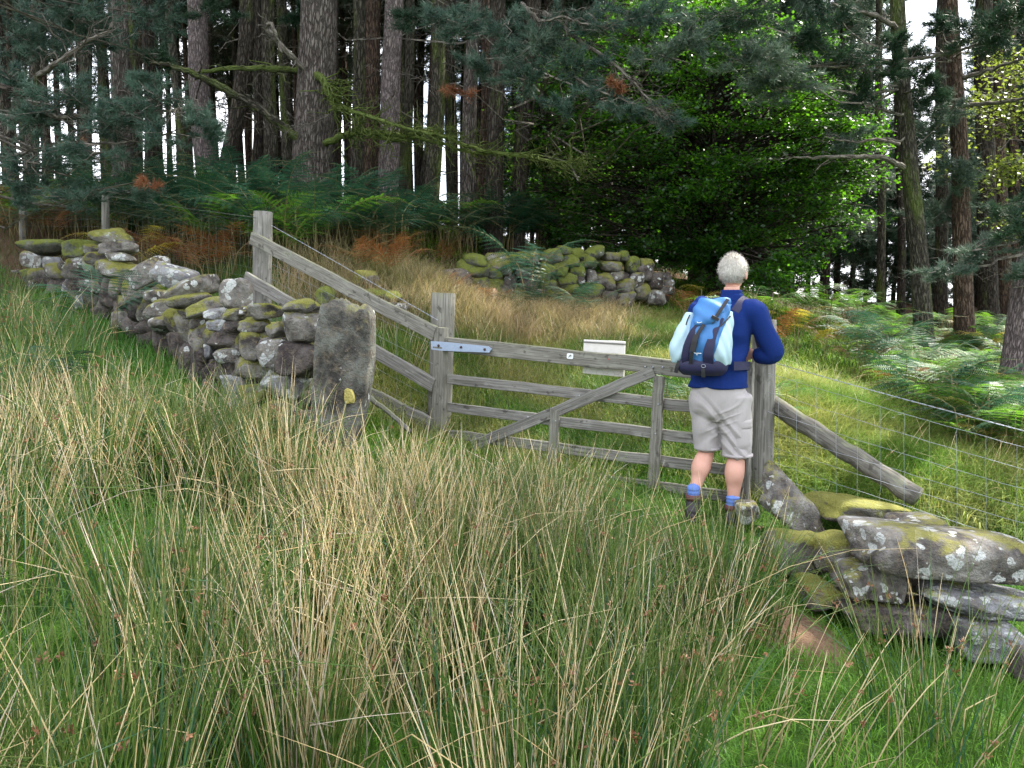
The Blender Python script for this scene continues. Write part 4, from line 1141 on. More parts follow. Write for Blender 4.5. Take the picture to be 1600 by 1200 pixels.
# --- far trees: two patterns copied through the wood
def far_proto(label, H, r0, r1, bark, crown_lo, n, rad, mat, group, size, nb=16, L=.3, w=.03, name="pine_tree"):
    t = thing(name, label, "pine tree", (0, 0, 0), group)
    z = np.linspace(-.6, H, 12); p = np.c_[np.sin(z * .5) * .07, np.cos(z * .4) * .07, z]
    V, Fs, g = tube(p, np.linspace(r0, r1, 12), 9, True); mk("trunk", V, Fs, M[bark], t, gc=g)
    T = {}; N = []
    dead_boughs(T, p, nb, 1.0, crown_lo + 1.5, 1.1, .013)
    for i in range(n):
        zz = crown_lo + (H + .3 - crown_lo) * (i + rng.random()) / n; a = rng.uniform(0, 6.28)
        k = (H - zz) / (H - crown_lo); rr = rad * (.25 + .75 * k) * math.sqrt(rng.random())
        c = np.array([np.interp(min(zz, H), p[:, 2], p[:, 0]), np.interp(min(zz, H), p[:, 2], p[:, 1]), min(zz, H - .2)])
        spray(T, N, c + [math.cos(a) * rr, math.sin(a) * rr, rng.uniform(-.1, .3)], size, c, 6, 5, 8, L, w, .02)
    crown_obj(T, {mat: (N, False)}, t)
    return t
def dup(o, loc, rz, sc=1.0, label=None, name=None, used=[]):
    if o.name not in used:
        used.append(o.name); c = o
    else:
        c = o.copy(); C.objects.link(c)
        for ch in list(o.children):
            d = ch.copy(); C.objects.link(d); d.parent = c
    c.location = tuple(float(v) for v in loc); c.rotation_euler = (rng.normal(0, .02), rng.normal(0, .025), rz); c.scale = (sc,) * 3
    if label: c['label'] = label
    return c
gA = "slender pines standing against the sky deep in the stand"
A1 = far_proto("slender distant pine with a bare trunk and high crown, one of many against the sky", 13, .13, .05, 'bark_moss', 5.0, 52, 1.9, 'needle_dark', gA, (.8, .8, .35))
A2 = far_proto("slender distant pine with a bare trunk and high crown, one of many against the sky", 14, .10, .04, 'bark_dark', 5.8, 48, 1.7, 'needle_dark', gA, (.8, .8, .3))
A3 = far_proto("slender distant pine with a bare trunk and high crown, one of many against the sky", 12, .085, .035, 'bark_red', 4.6, 42, 1.5, 'needle_gray', gA, (.7, .7, .3))
gB = "dark pines closing the wood on the right"
B1 = far_proto("dark distant conifer with low boughs, one of many closing the wood on the right", 13, .16, .05, 'bark_dark', .8, 110, 2.2, 'needle_dark', gB, (.85, .85, .4), 6, .32, .034, "conifer")
B2 = far_proto("dark distant conifer with low boughs, one of many closing the wood on the right", 11, .13, .05, 'bark_dark', 2.2, 80, 2.0, 'needle_gray', gB, (.8, .8, .35), 6, .3, .032, "conifer")
k = 0
occ = []
def free(x, y, d):
    for (a, b) in occ:
        if (a - x) ** 2 + (b - y) ** 2 < d * d: return False
    occ.append((x, y)); return True
while k < 95:
    px = rng.uniform(-60, 900); Y = rng.uniform(16.5, 34)
    x = (px - 800) / F * Y
    if not free(x, Y, .75): continue
    dup([A1, A2, A3][rng.integers(0, 3)], (x, Y, g1(x, Y)), rng.uniform(0, 6.28), rng.uniform(.85, 1.15)); k += 1
k = 0
while k < 75:
    px = rng.uniform(790, 1900); Y = rng.uniform(19, 42)
    if 1290 < px < 1480 and Y < 28: continue
    x = (px - 800) / F * Y
    gap = 1310 < px < 1470
    if not free(x, Y, 1.5): continue
    hmax = 13
    while hmax > 5 and any(in_lit((x, Y, z_)) for z_ in np.arange(3, hmax, 1.0)): hmax -= 1
    dup([B1, B2][rng.integers(0, 2)], (x, Y, g1(x, Y) - (.3 if gap else 0)), rng.uniform(0, 6.28), rng.uniform(.9, 1.15) * (.62 if gap else 1) * min(1, (hmax + .5) / 13)); k += 1
# unseen pines added beyond the right edge to shade the foreground
gC = "added unseen pines that shade the foreground"
for (x, y) in [(7.6, 9.3), (9.6, 8.2), (6.9, 6.6)]:
    t0 = pine("added tall pine, unseen beyond the right edge, shading the foreground", 800 + F * x / y, 500, y, 800 + F * x / y, 24, 18, 'bark', 17, 6, 1, .014, (7.5, 16, 2.6, 44), group=gC)
for (x, y) in [(1.9, 15.8), (3.6, 15.6), (5.0, 15.9), (2.8, 17.4)]:  # hidden pines added so their high crowns keep sun off the rushes
    t0 = pine("added tall pine hidden behind the big broadleaf tree, shading the foreground", 800 + F * x / y, 440, y, 800 + F * x / y, 24, 18, 'bark', 20, 6, 1, .014, (8, 19, 2.6, 46), group="added pines hidden behind the broadleaf tree for foreground shade")
# ---------------------------------------------------------------- bracken
def frond_arr(L, seed, npair=15, width=.34, droop=.5):
    """one bracken frond lying along +X from the origin: rachis quad strip + leaflets"""
    r = np.random.default_rng(seed)
    V = []; 
    t = np.linspace(.06, .98, npair)
    def rach(u): return np.stack([u * L, 0 * u, .16 * L * np.sin(u * 2.2) - droop * L * .45 * u ** 2.4], -1)
    prof = np.sin(np.clip((t + .12) / 1.12, 0, 1) * np.pi) ** .75 * np.where(t < .3, 1, (1 - (t - .3) / .7 * .75))
    quads = []
    for i, u in enumerate(t):
        c = rach(np.array([u]))[0]; lp = width * L * prof[i] * r.uniform(.88, 1.1)
        for sgn in (-1, 1):
            ang = R(68) - u * .35
            d = np.array([math.cos(ang), sgn * math.sin(ang), -.12 + r.normal(0, .09)]); d /= np.linalg.norm(d)
            m = max(4, int(lp / .016)); w = np.linspace(.04, 1, m)
            q = c + d * (w * lp)[:, None]; q[:, 2] -= (w ** 2) * lp * .18
            pl = .055 * L * (1 - w * .82) * (.55 + .45 * prof[i]) * .75
            s = norm(np.cross(d, [0, 0, 1])) 
            for s2 in (-1, 1):
                e = norm(s * s2 + d * .35)
                tip = q + e * pl[:, None]; tip[:, 2] -= pl * .15
                hw = lp / m * .38
                quads.append(np.stack([q - d * hw, tip - d * hw * .45, tip + d * hw * .2, q + d * hw], 1))
    Q = np.concatenate(quads).reshape(-1, 3)
    return Q, rach
def fern_proto(mat, seed, n=7, H=.55, L=.62, name="bracken", label="bracken", group=None, stalky=True):
    r = np.random.default_rng(seed)
    t = thing(name, label, "fern", (0, 0, 0), group)
    Vs = []; G_ = Geo()
    for i in range(n):
        az = i / n * 6.283 + r.normal(0, .35); h = H * r.uniform(.55, 1.15); l = L * r.uniform(.75, 1.2)
        base = np.array([r.normal(0, .1), r.normal(0, .1), -.05]); tilt = r.uniform(.05, .3)
        top = base + np.array([math.cos(az) * h * tilt, math.sin(az) * h * tilt, h + .05])
        Q, rach = frond_arr(l, seed * 31 + i, droop=r.uniform(.2, .9))
        pitch = r.uniform(.05, .6)
        Mr = np.array(Matrix.Rotation(az, 3, 'Z') @ Matrix.Rotation(-pitch, 3, 'Y') @ Matrix.Rotation(r.normal(0, .25), 3, 'X'))
        Vs.append(Q @ Mr.T + top)
        rp = rach(np.linspace(0, 1, 6)) @ Mr.T + top
        a, b, c = tube(np.concatenate([[base], [(base + top) / 2 + [0, 0, .02]], rp]), np.linspace(.005, .0012, 8), 4); G_.add(a, b, c)
    V = np.concatenate(Vs)
    mk("frond", V, np.arange(len(V)).reshape(-1, 4), M[mat], t, smooth=False)
    G_.make("stalk", M['stem'], t)
    return t
FP = {}
for key, mat, seed, n, H, L in [('g1', 'fern_green', 1, 8, .55, .62), ('g2', 'fern_green', 2, 6, .45, .7), ('b1', 'fern_blue', 3, 8, .6, .66), ('b2', 'fern_blue', 4, 7, .5, .75), ('y', 'fern_yellow', 5, 5, .5, .55), ('r', 'fern_rust', 6, 6, .38, .5)]:
    FP[key] = fern_proto(mat, seed, n, H, L)
def put_fern(key, x, y, sc, label, group=None, z=None, rz=None):
    c = dup(FP[key], (x, y, g1(x, y) if z is None else z), rng.uniform(0, 6.28) if rz is None else rz, sc, label)
    if group: c['group'] = group
    return c
# bank under the pines
def fern_px(key, px, py, sc, label, group=None, Y=None):
    if Y is None: p = hit(px, py)
    else: p = P(px, py, Y)
    return put_fern(key, p[0], p[1], sc, label, group, None if Y is None else min(g1(p[0], p[1]), p[2]))
gl = "bracken on the bank under the left pines"
cnt = 0
for i in range(170):
    px = rng.uniform(150, 870); 
    lo = np.interp(px, [150, 300, 420, 560, 700, 790, 870], [350, 345, 350, 370, 385, 392, 395]); hi = np.interp(px, [150, 300, 420, 560, 700, 800, 870], [400, 425, 430, 425, 415, 405, 402])
    p = hit(px, rng.uniform(lo, hi), 8.6)
    if p[1] < 8.8 or p[1] > 14: continue
    key = rng.choice(['b1', 'b2', 'b1', 'b2', 'g2'] if px < 760 else ['b1', 'b2'])
    put_fern(key, p[0], p[1], rng.uniform(.95, 1.35), "blue green bracken crowding the bank under the pines left of the far wall", gl); cnt += 1
    if cnt >= 95: break
for (px, py) in [(230, 420), (300, 440), (350, 440), (560, 440), (610, 450), (620, 430), (330, 455), (600, 415), (690, 430), (250, 425)]:
    put = fern_px('r', px, py, rng.uniform(.9, 1.2), "dead rust brown bracken at the foot of the green bank", "rusty bracken at the foot of the bank")
for i in range(26):
    px = rng.uniform(-20, 175); py = rng.uniform(338, 392)
    p = hit(px, py, 9.5)
    key = ['r', 'r', 'b1', 'g2'][i % 4]
    put_fern(key, p[0], p[1], rng.uniform(.9, 1.3), {'r': "rust brown", 'b': "blue green", 'g': "green"}[key[0]] + " bracken on the slope behind the top end of the left wall", {'r': "rust", 'b': "blue green", 'g': "green"}[key[0]] + " bracken behind the top end of the left wall")
gr = "sunlit bracken beyond the right hand wire fence"
cnt = 0
for i in range(520):
    px = rng.uniform(1335, 1640); py = rng.uniform(505, 790)
    lo = np.interp(px, [1290, 1340, 1420, 1640], [528, 525, 520, 520]); hi = np.interp(px, [1290, 1340, 1400, 1500, 1640], [560, 615, 640, 690, 800])
    if not lo < py < hi: continue
    p = hit(px, py, 5.0)
    if p[1] > 15: continue
    key = rng.choice(['g1', 'g2', 'b1', 'g1', 'b2', 'r', 'g2', 'y'], p=[.24, .22, .06, .14, .05, .13, .08, .08])
    nm = {'g': "green", 'b': "blue green", 'r': "rust brown", 'y': "yellow"}[key[0]]
    put_fern(key, p[0], p[1], rng.uniform(.6, .92), f"{nm} bracken spreading in the sun around the right hand pines", f"{nm} " + gr); cnt += 1
    if cnt > 150: break
for (px, py) in [(1290, 480), (1270, 485), (1320, 500), (1345, 490), (1300, 505), (1330, 515)]:
    p = hit(px, py + 30, 9); put_fern(rng.choice(['g1', 'b1', 'g2']), p[0], p[1], 1.1, "green bracken where the path bends into the wood", "bracken at the bend of the path")
SP = [('y', 232, 352, 1.15, "yellow bracken clump in front of the blue green ones, above the left wall", 9.3),
      ('b2', 150, 545, .85, "blue green bracken in the grass below the left wall, lower of two", None),
      ('g2', 270, 520, .8, "pale green bracken frond clump against the middle of the left wall", None),
      ('b1', 400, 478, .7, "small bracken behind the left wall at the foot of the upper fence post", 7.4),
      ('b2', 843, 478, 1.35, "large blue green bracken clump growing in front of the mossy far wall", 10.4),
      ('b1', 812, 510, .75, "small bracken below the clump in front of the far wall", None),
      ('b1', 918, 525, .8, "bracken standing alone in the dry grass below the far wall", None),
      ('b2', 890, 505, .75, "low bracken right of the large clump by the far wall", None),
      ('r', 1082, 452, 1.1, "orange and brown bracken behind the walker's head", 11.5),
      ('y', 1092, 432, .9, "yellow bracken above the orange one left of the walker's head", 12),
      ('g1', 1195, 470, 1.1, "bright green bracken just right of the walker's head", 9.8),
      ('r', 1230, 500, 1.0, "orange bracken beside the path right of the walker's shoulder", 9.3),
      ('y', 1235, 488, .9, "golden bracken beside the path above the orange one", 9.8),
      ('y', 1275, 540, .7, "yellow green bracken at the left edge of the sunny patch", 9.4),
      ('r', 1296, 528, .8, "rust bracken behind the yellow green one by the path", 10.2),
      ('b1', 1350, 590, 1.0, "blue green bracken behind the top wire near the middle of the right fence", None),
      ('b1', 1375, 600, 1.0, "blue green bracken just right of its twin behind the top wire", None),
      ('b2', 1465, 710, .95, "silvery blue green bracken between the fence and the leaning pine", 6.6),
      ('b1', 1530, 745, .9, "blue green bracken behind the fence near the right edge", 6.0),
      ('g1', 1585, 670, .8, "green bracken in front of the stout trunk at the right edge", 6.8),
      ('b1', 1075, 605, .7, "bracken half hidden behind the gate left of the walker's shorts", 6.6),
      ('g1', 1225, 555, .6, "dark leafy bracken just right of the gatepost top", 6.6),
      ('b1', 1187, 772, .4, "small fern at the foot of the right gatepost", None),
      ('r', 770, 455, .8, "brown bracken in the dry grass left of the large clump", 10),
      ('r', 700, 462, .7, "reddish bracken against the left end of the far wall", 9.8),
      ('b1', 72, 650, .6, "small bracken in the moss at the left edge", None),
      ('y', 1165, 440, .8, "yellowing bracken half hidden behind the walker's head", 11.6)]
for (key, px, py, sc, lab, Y) in SP:
    fern_px(key, px, py, sc, lab, None, Y)

# ---------------------------------------------------------------- gate
HL = np.array([P(704, 541, 6.6)[0], 6.6]); HR = np.array([P(1166, 585, 5.45)[0], 5.45])
def gp_(px, py, dy=0.0):
    """point on the gate's plane seen at (px, py); dy brings it towards the camera"""
    d = P(px, py, 1.0)
    n = np.array([-(HR - HL)[1], (HR - HL)[0]]); n = n / np.linalg.norm(n)
    o = HL - n * dy
    t = (o @ n) / (d[:2] @ n)
    return d * t
gn = np.array([-(HR - HL)[1], (HR - HL)[0], 0]); gn = gn / np.linalg.norm(gn)
gb = gp_(690, 690); gb[2] = g1(gb[0], gb[1])
gate = thing("field_gate", "weathered grey five barred wooden gate with a diagonal brace, shut across the path", "gate", gb)
def gbeam(a, b, thick, h, name, mat='wood', dy=0.0, up=None, seed=0, label=None):
    A_, B_ = gp_(*a, dy), gp_(*b, dy)
    u = gn * 1.0
    t = norm(B_ - A_)
    V, Fs, g = beam(A_, B_, thick, h, up=np.cross(gn, t) * (1 if np.cross(gn, t)[2] > 0 else 1), segs=14, warp=.0022, seed=seed, ch=.005)
    o = mk(name, V, Fs, M[mat], gate, gc=g, smooth=False)
    if label: o['label'] = label
    return o
gbeam((684, 536), (1172, 588), .062, .115, "rail", 'wood_green', 0, seed=1, label="thick top rail green with algae")
gbeam((700, 592), (1168, 645), .024, .082, "rail", seed=2)
gbeam((700, 636), (1168, 695), .024, .080, "rail", seed=3)
gbeam((700, 678), (1168, 738), .024, .080, "rail", seed=4)
gbeam((700, 716), (1168, 780), .024, .080, "rail", seed=5)
gbeam((690, 512), (684, 722), .085, .10, "hanging_stile", 'wood_green', .012, seed=6)
gbeam((1168, 566), (1160, 792), .075, .085, "closing_stile", 'wood', .01, seed=7)
gbeam((1022, 580), (738, 696), .022, .085, "brace", 'wood', .028, seed=8)
gbeam((1030, 588), (1020, 778), .026, .082, "upright", 'wood_green', .030, seed=9)
gbeam((867, 640), (862, 746), .024, .078, "upright", 'wood_green', .029, seed=10)
# galvanised hinge strap, pointed at its end
pl = [(673, 533), (690, 534), (762, 541), (768, 545), (764, 551), (690, 548), (674, 546)]
A_ = np.array([gp_(x, y, .060) for x, y in pl]); B_ = A_ + gn * .008
V = np.concatenate([A_, B_]); n = len(pl)
strap = mk("hinge_strap", V, [np.array([np.arange(n)[::-1]]), np.array([np.arange(n) + n]), np.array([[i, (i + 1) % n, (i + 1) % n + n, i + n] for i in range(n)])], M['strap'], gate, smooth=False)
for (x, y) in [(685, 540), (720, 542.5), (757, 546)]:
    c = gp_(x, y, .064); V, Fs, g = tube([c + gn * .006, c - gn * .001, c - gn * .006], [.012, .011, .007], 8); mk("bolt", V, Fs, M['iron'], strap, gc=g)
for (x, y) in [(905, 618), (824, 652), (868, 658), (864, 701), (1028, 632), (1024, 678), (1023, 725), (1019, 763), (1008, 573), (1035, 574), (1020, 574)]:
    c = gp_(x, y, .044); V, Fs, g = tube([c + gn * .01, c, c - gn * .003], [.0065, .0065, .004], 7); mk("bolt", V, Fs, M['wire'], gate, gc=g)
# chicken wire stapled over the bars
def gate_uv(u, v, dy):
    """u 0..1 hinge to latch, v metres above the bottom rail"""
    xy = HL + (HR - HL) * u - gn[:2] * dy
    zt = gp_(704, 541)[2] * (1 - u) + gp_(1166, 585)[2] * u
    return np.array([xy[0], xy[1], zt - .90 + v])
hexs = []; a = .030; L = np.linalg.norm(HR - HL)
cols = int(L / (a * 1.5)); rows = int(.86 / (a * math.sqrt(3)))
for i in range(1, cols):
    for j in range(rows):
        cxx = i * a * 1.5; cyy_ = j * a * 1.732 + (a * .866 if i % 2 else 0)
        ptsh = [(cxx + a * math.cos(k * math.pi / 3), cyy_ + a * math.sin(k * math.pi / 3)) for k in range(4)]
        for k in range(3):
            hexs.append([gate_uv(ptsh[k][0] / L, ptsh[k][1], -.04), gate_uv(ptsh[k + 1][0] / L, ptsh[k + 1][1], -.04)])
Hh = np.array(hexs); V, Q, g, _ = btube(Hh, np.full(Hh.shape[:2], .0007), 3)
M['thin_wire'] = m_plain("dull_thin_wire", (0.13, 0.15, 0.13), 0.5, 0.4, 0.5, 30)
mk("chicken_wire", V, Q, M['thin_wire'], gate, gc=g)
# small white waymark plate with an arrow, and a red paint dot, on the top rail
def plate(cx_, cy_, w, h, d, name, mat, parent, rnd=.25, ang=6.4, up_=0.0):
    c = gp_(cx_, cy_, d); tx = norm(np.array([HR[0] - HL[0], HR[1] - HL[1], gp_(1166, 585)[2] - gp_(704, 541)[2]])); uz = norm(np.cross(tx, gn)); uz = uz * np.sign(uz[2])
    pr = []
    for k in range(4):
        sx, sz = [(1, 1), (-1, 1), (-1, -1), (1, -1)][k]
        for q in range(4):
            th = math.pi / 2 * (k + q / 3); r_ = rnd * h
            pr.append((sx * (w / 2 - r_) + r_ * math.cos(th), sz * (h / 2 - r_) + r_ * math.sin(th)))
    pr = np.array(pr); A1_ = c + pr[:, :1] * tx + pr[:, 1:] * uz; B1_ = A1_ + gn * .004; n = len(pr)
    return mk(name, np.concatenate([A1_, B1_]), [np.array([np.arange(n)[::-1]]), np.array([np.arange(n) + n]), np.array([[i, (i + 1) % n, (i + 1) % n + n, i + n] for i in range(n)])], M[mat], parent, smooth=False), c, tx, uz
wp, c, tx, uz = plate(890.5, 556.5, .052, .042, .036, "waymark", 'white', gate)
g = Geo()
for (a1, a2, w_) in [((-.012, -.010), (.010, .010), .0035), ((.010, .010), (-.002, .009), .003), ((.010, .010), (.010, -.003), .003), ((-.006, .008), (.004, -.008), .0025)]:
    A_ = c - gn * .003 + tx * a1[0] + uz * a1[1]; B_ = c - gn * .003 + tx * a2[0] + uz * a2[1]
    V, Fs, gg = beam(A_, B_, .001, w_, up=np.cross(gn, norm(B_ - A_)), ch=.0002, segs=1, warp=0); g.add(V, Fs, gg)
g.make("arrow", M['black'], wp, smooth=False)
plate(951, 561, .007, .008, .034, "paint_dot", 'red', gate, .4)
# whitewashed board hung on the far side of the gate
c1 = gp_(944, 559, -.075)
bt = thing("notice_board", "plain whitish board hung on the far side of the gate, seen from behind", "board", gp_(944, 585, -.075))
tx = norm(HR - HL); tx = np.array([tx[0], tx[1], -.04])
V, Fs, g = beam(gp_(912, 557, -.075), gp_(976, 561, -.075), .018, .262, up=(0, 0, 1), ch=.003, segs=6, warp=.0006)
mk("panel", V, Fs, M['white_board'], bt, gc=g, smooth=False)
V, Fs, g = beam(gp_(913, 534, -.072), gp_(977, 538, -.072), .026, .012, up=(0, 0, 1), ch=.002, segs=3, warp=.0004)
mk("edge_strip", V, Fs, M['wood'], bt, gc=g, smooth=False)

# ---------------------------------------------------------------- posts, rails and wires
def post(px, pt, pb, Y, wpx, label, mat='wood', lean=0.0, sides=14, name="fence_post", cat="post", square=False):
    a = P(px, pb, Y + .05); b = P(px + lean, pt, Y + .05)
    gz = g1(a[0], a[1]); z0 = min(gz, a[2]) - .3
    a2 = a + (b - a) * (z0 - a[2]) / (b[2] - a[2])
    k = 14; t = np.linspace(0, 1, k)[:, None]; pts = a2 + (b - a2) * t
    r = wpx * Y / F / 2
    pts = np.concatenate([pts, [pts[-1] + (b - a2) * 1e-3]]); rad = np.full(k + 1, r) * (1 + rng.normal(0, .012, k + 1)); rad[-2] *= .98; rad[-1] = r * .9
    loc = (a[0], a[1], gz)
    if square:
        V, Fs, g = beam(a2, b, r * 2, r * 2, up=(0, 1, 0), ch=.012, segs=10, warp=.002, seed=int(px))
    else:
        V, Fs, g = tube(pts, rad, sides)
        ang = np.tile(np.arange(sides) / sides * 6.283, k + 1); V = V + 0
        V[:, 0] += (np.cos(ang * 2 + px) * r * .05)
    o = mk(name, V, Fs, M[mat], gc=g, loc=loc, smooth=not square)
    return tag(o, label, cat)
gl_post = post(684, 458, 700, 6.78, 38, "round wooden gatepost on the hinge side with a flat sawn top", 'wood_green', 8, name="gatepost", cat="gatepost")
gr_post = post(1188, 500, 792, 5.62, 36, "round wooden gatepost on the latch side where the walker leans his arm", 'wood', 6, name="gatepost", cat="gatepost")
f_post = post(409, 331, 500, 8.05, 29, "tall round fence post with white flaking wood standing behind the left wall", 'wood', 2)
post(36, 312, 372, 12.5, 11, "pale thin fence post at the far left edge beyond the wall", 'wood', -1)
post(165, 300, 372, 10.6, 11, "dark fence post above the left wall, half hidden by needles", 'wood_green', 0)
def free_beam(a, b, w, h, label, mat='wood', seed=0, name="fence_rail", roundr=None):
    A_, B_ = P(*a), P(*b)
    if roundr:
        t = np.linspace(0, 1, 14)[:, None]; q = A_ + (B_ - A_) * t; q = q + np.random.default_rng(seed).normal(0, .004, q.shape)
        V, Fs, g = tube(q, np.linspace(roundr[0], roundr[1], 14) * (1 + np.random.default_rng(seed).normal(0, .02, 14)), 12)
        o = mk(name, V, Fs, M[mat], gc=g, loc=(A_ + B_) / 2)
    else:
        V, Fs, g = beam(A_, B_, w, h, segs=14, seed=seed, warp=.003)
        o = mk(name, V, Fs, M[mat], gc=g, loc=(A_ + B_) / 2, smooth=False)
    return tag(o, label, "rail" if not roundr else "strut")
free_beam((393, 371, 7.93), (680, 522, 6.62), .035, .125, "top sloping fence rail running from the tall post down to the hinge gatepost", 'wood_green', 31)
free_beam((384, 434, 7.93), (678, 602, 6.62), .035, .12, "middle sloping fence rail passing behind the standing stone", 'wood', 32)
free_beam((470, 560, 7.5), (674, 664, 6.62), .035, .12, "lowest flat sloping rail between the standing stone and the gate", 'wood', 33)
free_beam((560, 606, 6.3), (642, 674, 5.9), 0, 0, "thin rounded pole lying aslant in the grass right of the standing stone", 'wood_green', 34, "pole", (.022, .018))
free_beam((1203, 628, 5.7), (1432, 778, 4.95), 0, 0, "thick round strut sloping from the latch gatepost down into the grass", 'wood_dark', 35, "strut", (.062, .066))

def twist(a, b, sag, r, k, ph=0.0, n=60):
    t = np.linspace(0, 1, n)[:, None]; q = a + (b - a) * t; q[:, 2] -= np.sin(np.pi * t[:, 0]) * sag
    th = t[:, 0] * k * 6.283 + ph
    q[:, 2] += np.cos(th) * r; q[:, 1] += np.sin(th) * r
    return q
def barbed(a, b, label, sag=.01, mat='wire'):
    L = np.linalg.norm(b - a); n = int(L * 45)
    g = Geo()
    for ph in (0, math.pi):
        V, Fs, gg = tube(twist(a, b, sag, .0022, L * 9, ph, n), .0014, 4, False); g.add(V, Fs, gg)
    for d in np.arange(.06, L, .11):
        c = a + (b - a) * d / L; c[2] -= math.sin(math.pi * d / L) * sag
        for _ in range(2):
            v = norm(rng.normal(0, 1, 3)) * .012; V, Fs, gg = tube([c - v, c, c + v], [.0006, .0014, .0006], 3); g.add(V, Fs, gg)
    o = g.make("barbed_wire", M[mat], loc=(a + b) / 2); return tag(o, label, "wire")
def netting(aa, bb, label, step=.16, rr=.0013, mat='wire', shift=0.0):
    """aa, bb: points of the horizontal wires at both ends, top first"""
    aa = np.array(aa); bb = np.array(bb); L = np.linalg.norm(bb[0] - aa[0]); n = 24
    t = np.linspace(0, 1, n)[None, :, None]
    H_ = aa[:, None] * (1 - t) + bb[:, None] * t; H_[..., 2] -= np.sin(np.pi * t[..., 0]) * .012 + rng.normal(0, .0015, H_.shape[:2])
    V, Q, g, _ = btube(H_, np.full(H_.shape[:2], rr), 4); G_ = Geo(); G_.add(V, Q, g)
    vs = []
    for d in np.arange(.10, L, step):
        u = d / L; c = aa * (1 - u) + bb * u; c[:, 2] -= math.sin(math.pi * u) * .012
        w = np.linspace(0, len(aa) - 1, 12); q = np.stack([np.interp(w, range(len(aa)), c[:, i]) for i in range(3)], 1); q[1:-1] += rng.normal(0, .002, (10, 3)); vs.append(q)
    vs = np.array(vs); V, Q, g, _ = btube(vs, np.full(vs.shape[:2], rr * .9), 3); G_.add(V, Q, g)
    o = G_.make("wire_netting", M[mat], loc=(aa[0] + bb[0]) / 2); return tag(o, label, "fence netting")
yR, yE = 5.58, 4.0
def ext(a, b, f=1.35): return a + (b - a) * f
a0, b0 = P(1196, 563, yR), P(1600, 671, yE)
barbed(a0, ext(a0, b0), "barbed top wire running right from the latch gatepost")
LA = [(583, 696), (612, 731), (643, 762), (673, 790), (697, 815), (720, 846), (741, 872)]
netting([P(1200, a, yR) for a, b in LA], [ext(P(1200, a, yR), P(1600, b, yE)) for a, b in LA], "galvanised stock netting of the fence right of the gate", .165, .0012)
a0, b0 = P(424, 352, 7.95), P(684, 500, 6.65)
barbed(a0, b0, "barbed wire running above the sloping rails to the hinge gatepost", .0)
ep = ext(P(1200, 700, yR), P(1600, 800, yE), 1.37); ez = g1(ep[0], ep[1])
V, Fs, g = tube([(ep[0], ep[1], ez - .3), (ep[0], ep[1], ez + .5), (ep[0], ep[1], ez + 1.12), (ep[0], ep[1], ez + 1.121)], [.055, .054, .053, .048], 12)
tag(mk("fence_post", V, Fs, M['wood'], gc=g, loc=(ep[0], ep[1], ez)), "round post ending the wire fence outside the right edge of the photo", "post")
LB_ = [(388, 540), (412, 570), (436, 600), (460, 628), (482, 655), (505, 682)]
netting([P(424, a, 8.0) for a, b in LB_], [P(680, b - 30, 6.72) for a, b in LB_], "stock netting behind the sloping rails between the tall post and the gate", .17, .0010)
LC = [(345, 322), (365, 336), (385, 350), (403, 362), (420, 374), (436, 385)]
netting([P(167, b - 8, 10.6) for a, b in LC], [P(400, a, 8.0) for a, b in LC], "stock netting running up left from the tall fence post behind the wall", .17, .0009, 'thin_wire')
netting([P(36, b - 10, 12.5) for a, b in LC[:4]], [P(167, b - 8, 10.6) for a, b in LC[:4]], "wire netting at the far left between the thin posts", .17, .0009, 'thin_wire')
barbed(P(36, 305, 12.5), P(167, 306, 10.6), "barbed wire at the far left between the thin posts", .01, 'thin_wire')
barbed(P(167, 306, 10.6), P(400, 340, 8.0), "barbed wire from the dark post to the tall post behind the left wall", .01, 'thin_wire')
# ---------------------------------------------------------------- the walker
def closed_tube(pts, radii, sides=16, squash=None, subdiv=6, up=None):
    """smooth closed limb through points; radii (k,) or (k,2)"""
    pts = np.asarray(pts, float); rd = np.asarray(radii, float)
    if rd.ndim == 1: rd = np.stack([rd, rd], 1)
    k = len(pts); n = (k - 1) * subdiv + 1
    u = np.linspace(0, k - 1, n)
    def cr(a):
        i = np.clip(u.astype(int), 0, k - 2); f = (u - i)[:, None]
        p0 = a[np.maximum(i - 1, 0)]; p1 = a[i]; p2 = a[i + 1]; p3 = a[np.minimum(i + 2, k - 1)]
        return .5 * ((2 * p1) + (-p0 + p2) * f + (2 * p0 - 5 * p1 + 4 * p2 - p3) * f ** 2 + (-p0 + 3 * p1 - 3 * p2 + p3) * f ** 3)
    q = cr(pts); r = cr(rd)
    T = norm(np.gradient(q, axis=0))
    if up is None: up = (.42, .9, 0) if abs(norm(q[-1] - q[0])[2]) > .6 else (0, 0, 1)
    ref = np.asarray(up, float)
    A = norm(np.cross(T, ref)); B = np.cross(T, A)
    th = np.arange(sides) / sides * 2 * np.pi
    V = q[:, None] + r[:, None, 0:1] * np.cos(th)[None, :, None] * A[:, None] + r[:, None, 1:2] * np.sin(th)[None, :, None] * B[:, None]
    idx = np.arange(n * sides).reshape(n, sides); a = idx[:-1]; b = idx[1:]
    Q = np.stack([a, np.roll(a, -1, 1), np.roll(b, -1, 1), b], -1).reshape(-1, 4)
    V = np.concatenate([V.reshape(-1, 3), [q[0] - T[0] * r[0].mean() * .6], [q[-1] + T[-1] * r[-1].mean() * .6]])
    c0 = n * sides; lo = idx[0]; hi = idx[-1]
    T1_ = np.stack([np.full(sides, c0), np.roll(lo, -1), lo], 1); T2_ = np.stack([np.full(sides, c0 + 1), hi, np.roll(hi, -1)], 1)
    return V, [Q, np.concatenate([T1_, T2_])]
FW_ = np.array([math.sin(R(25)), math.cos(R(25)), 0]); RT = np.array([math.cos(R(25)), -math.sin(R(25)), 0]); UP = np.array([0, 0, 1.0])
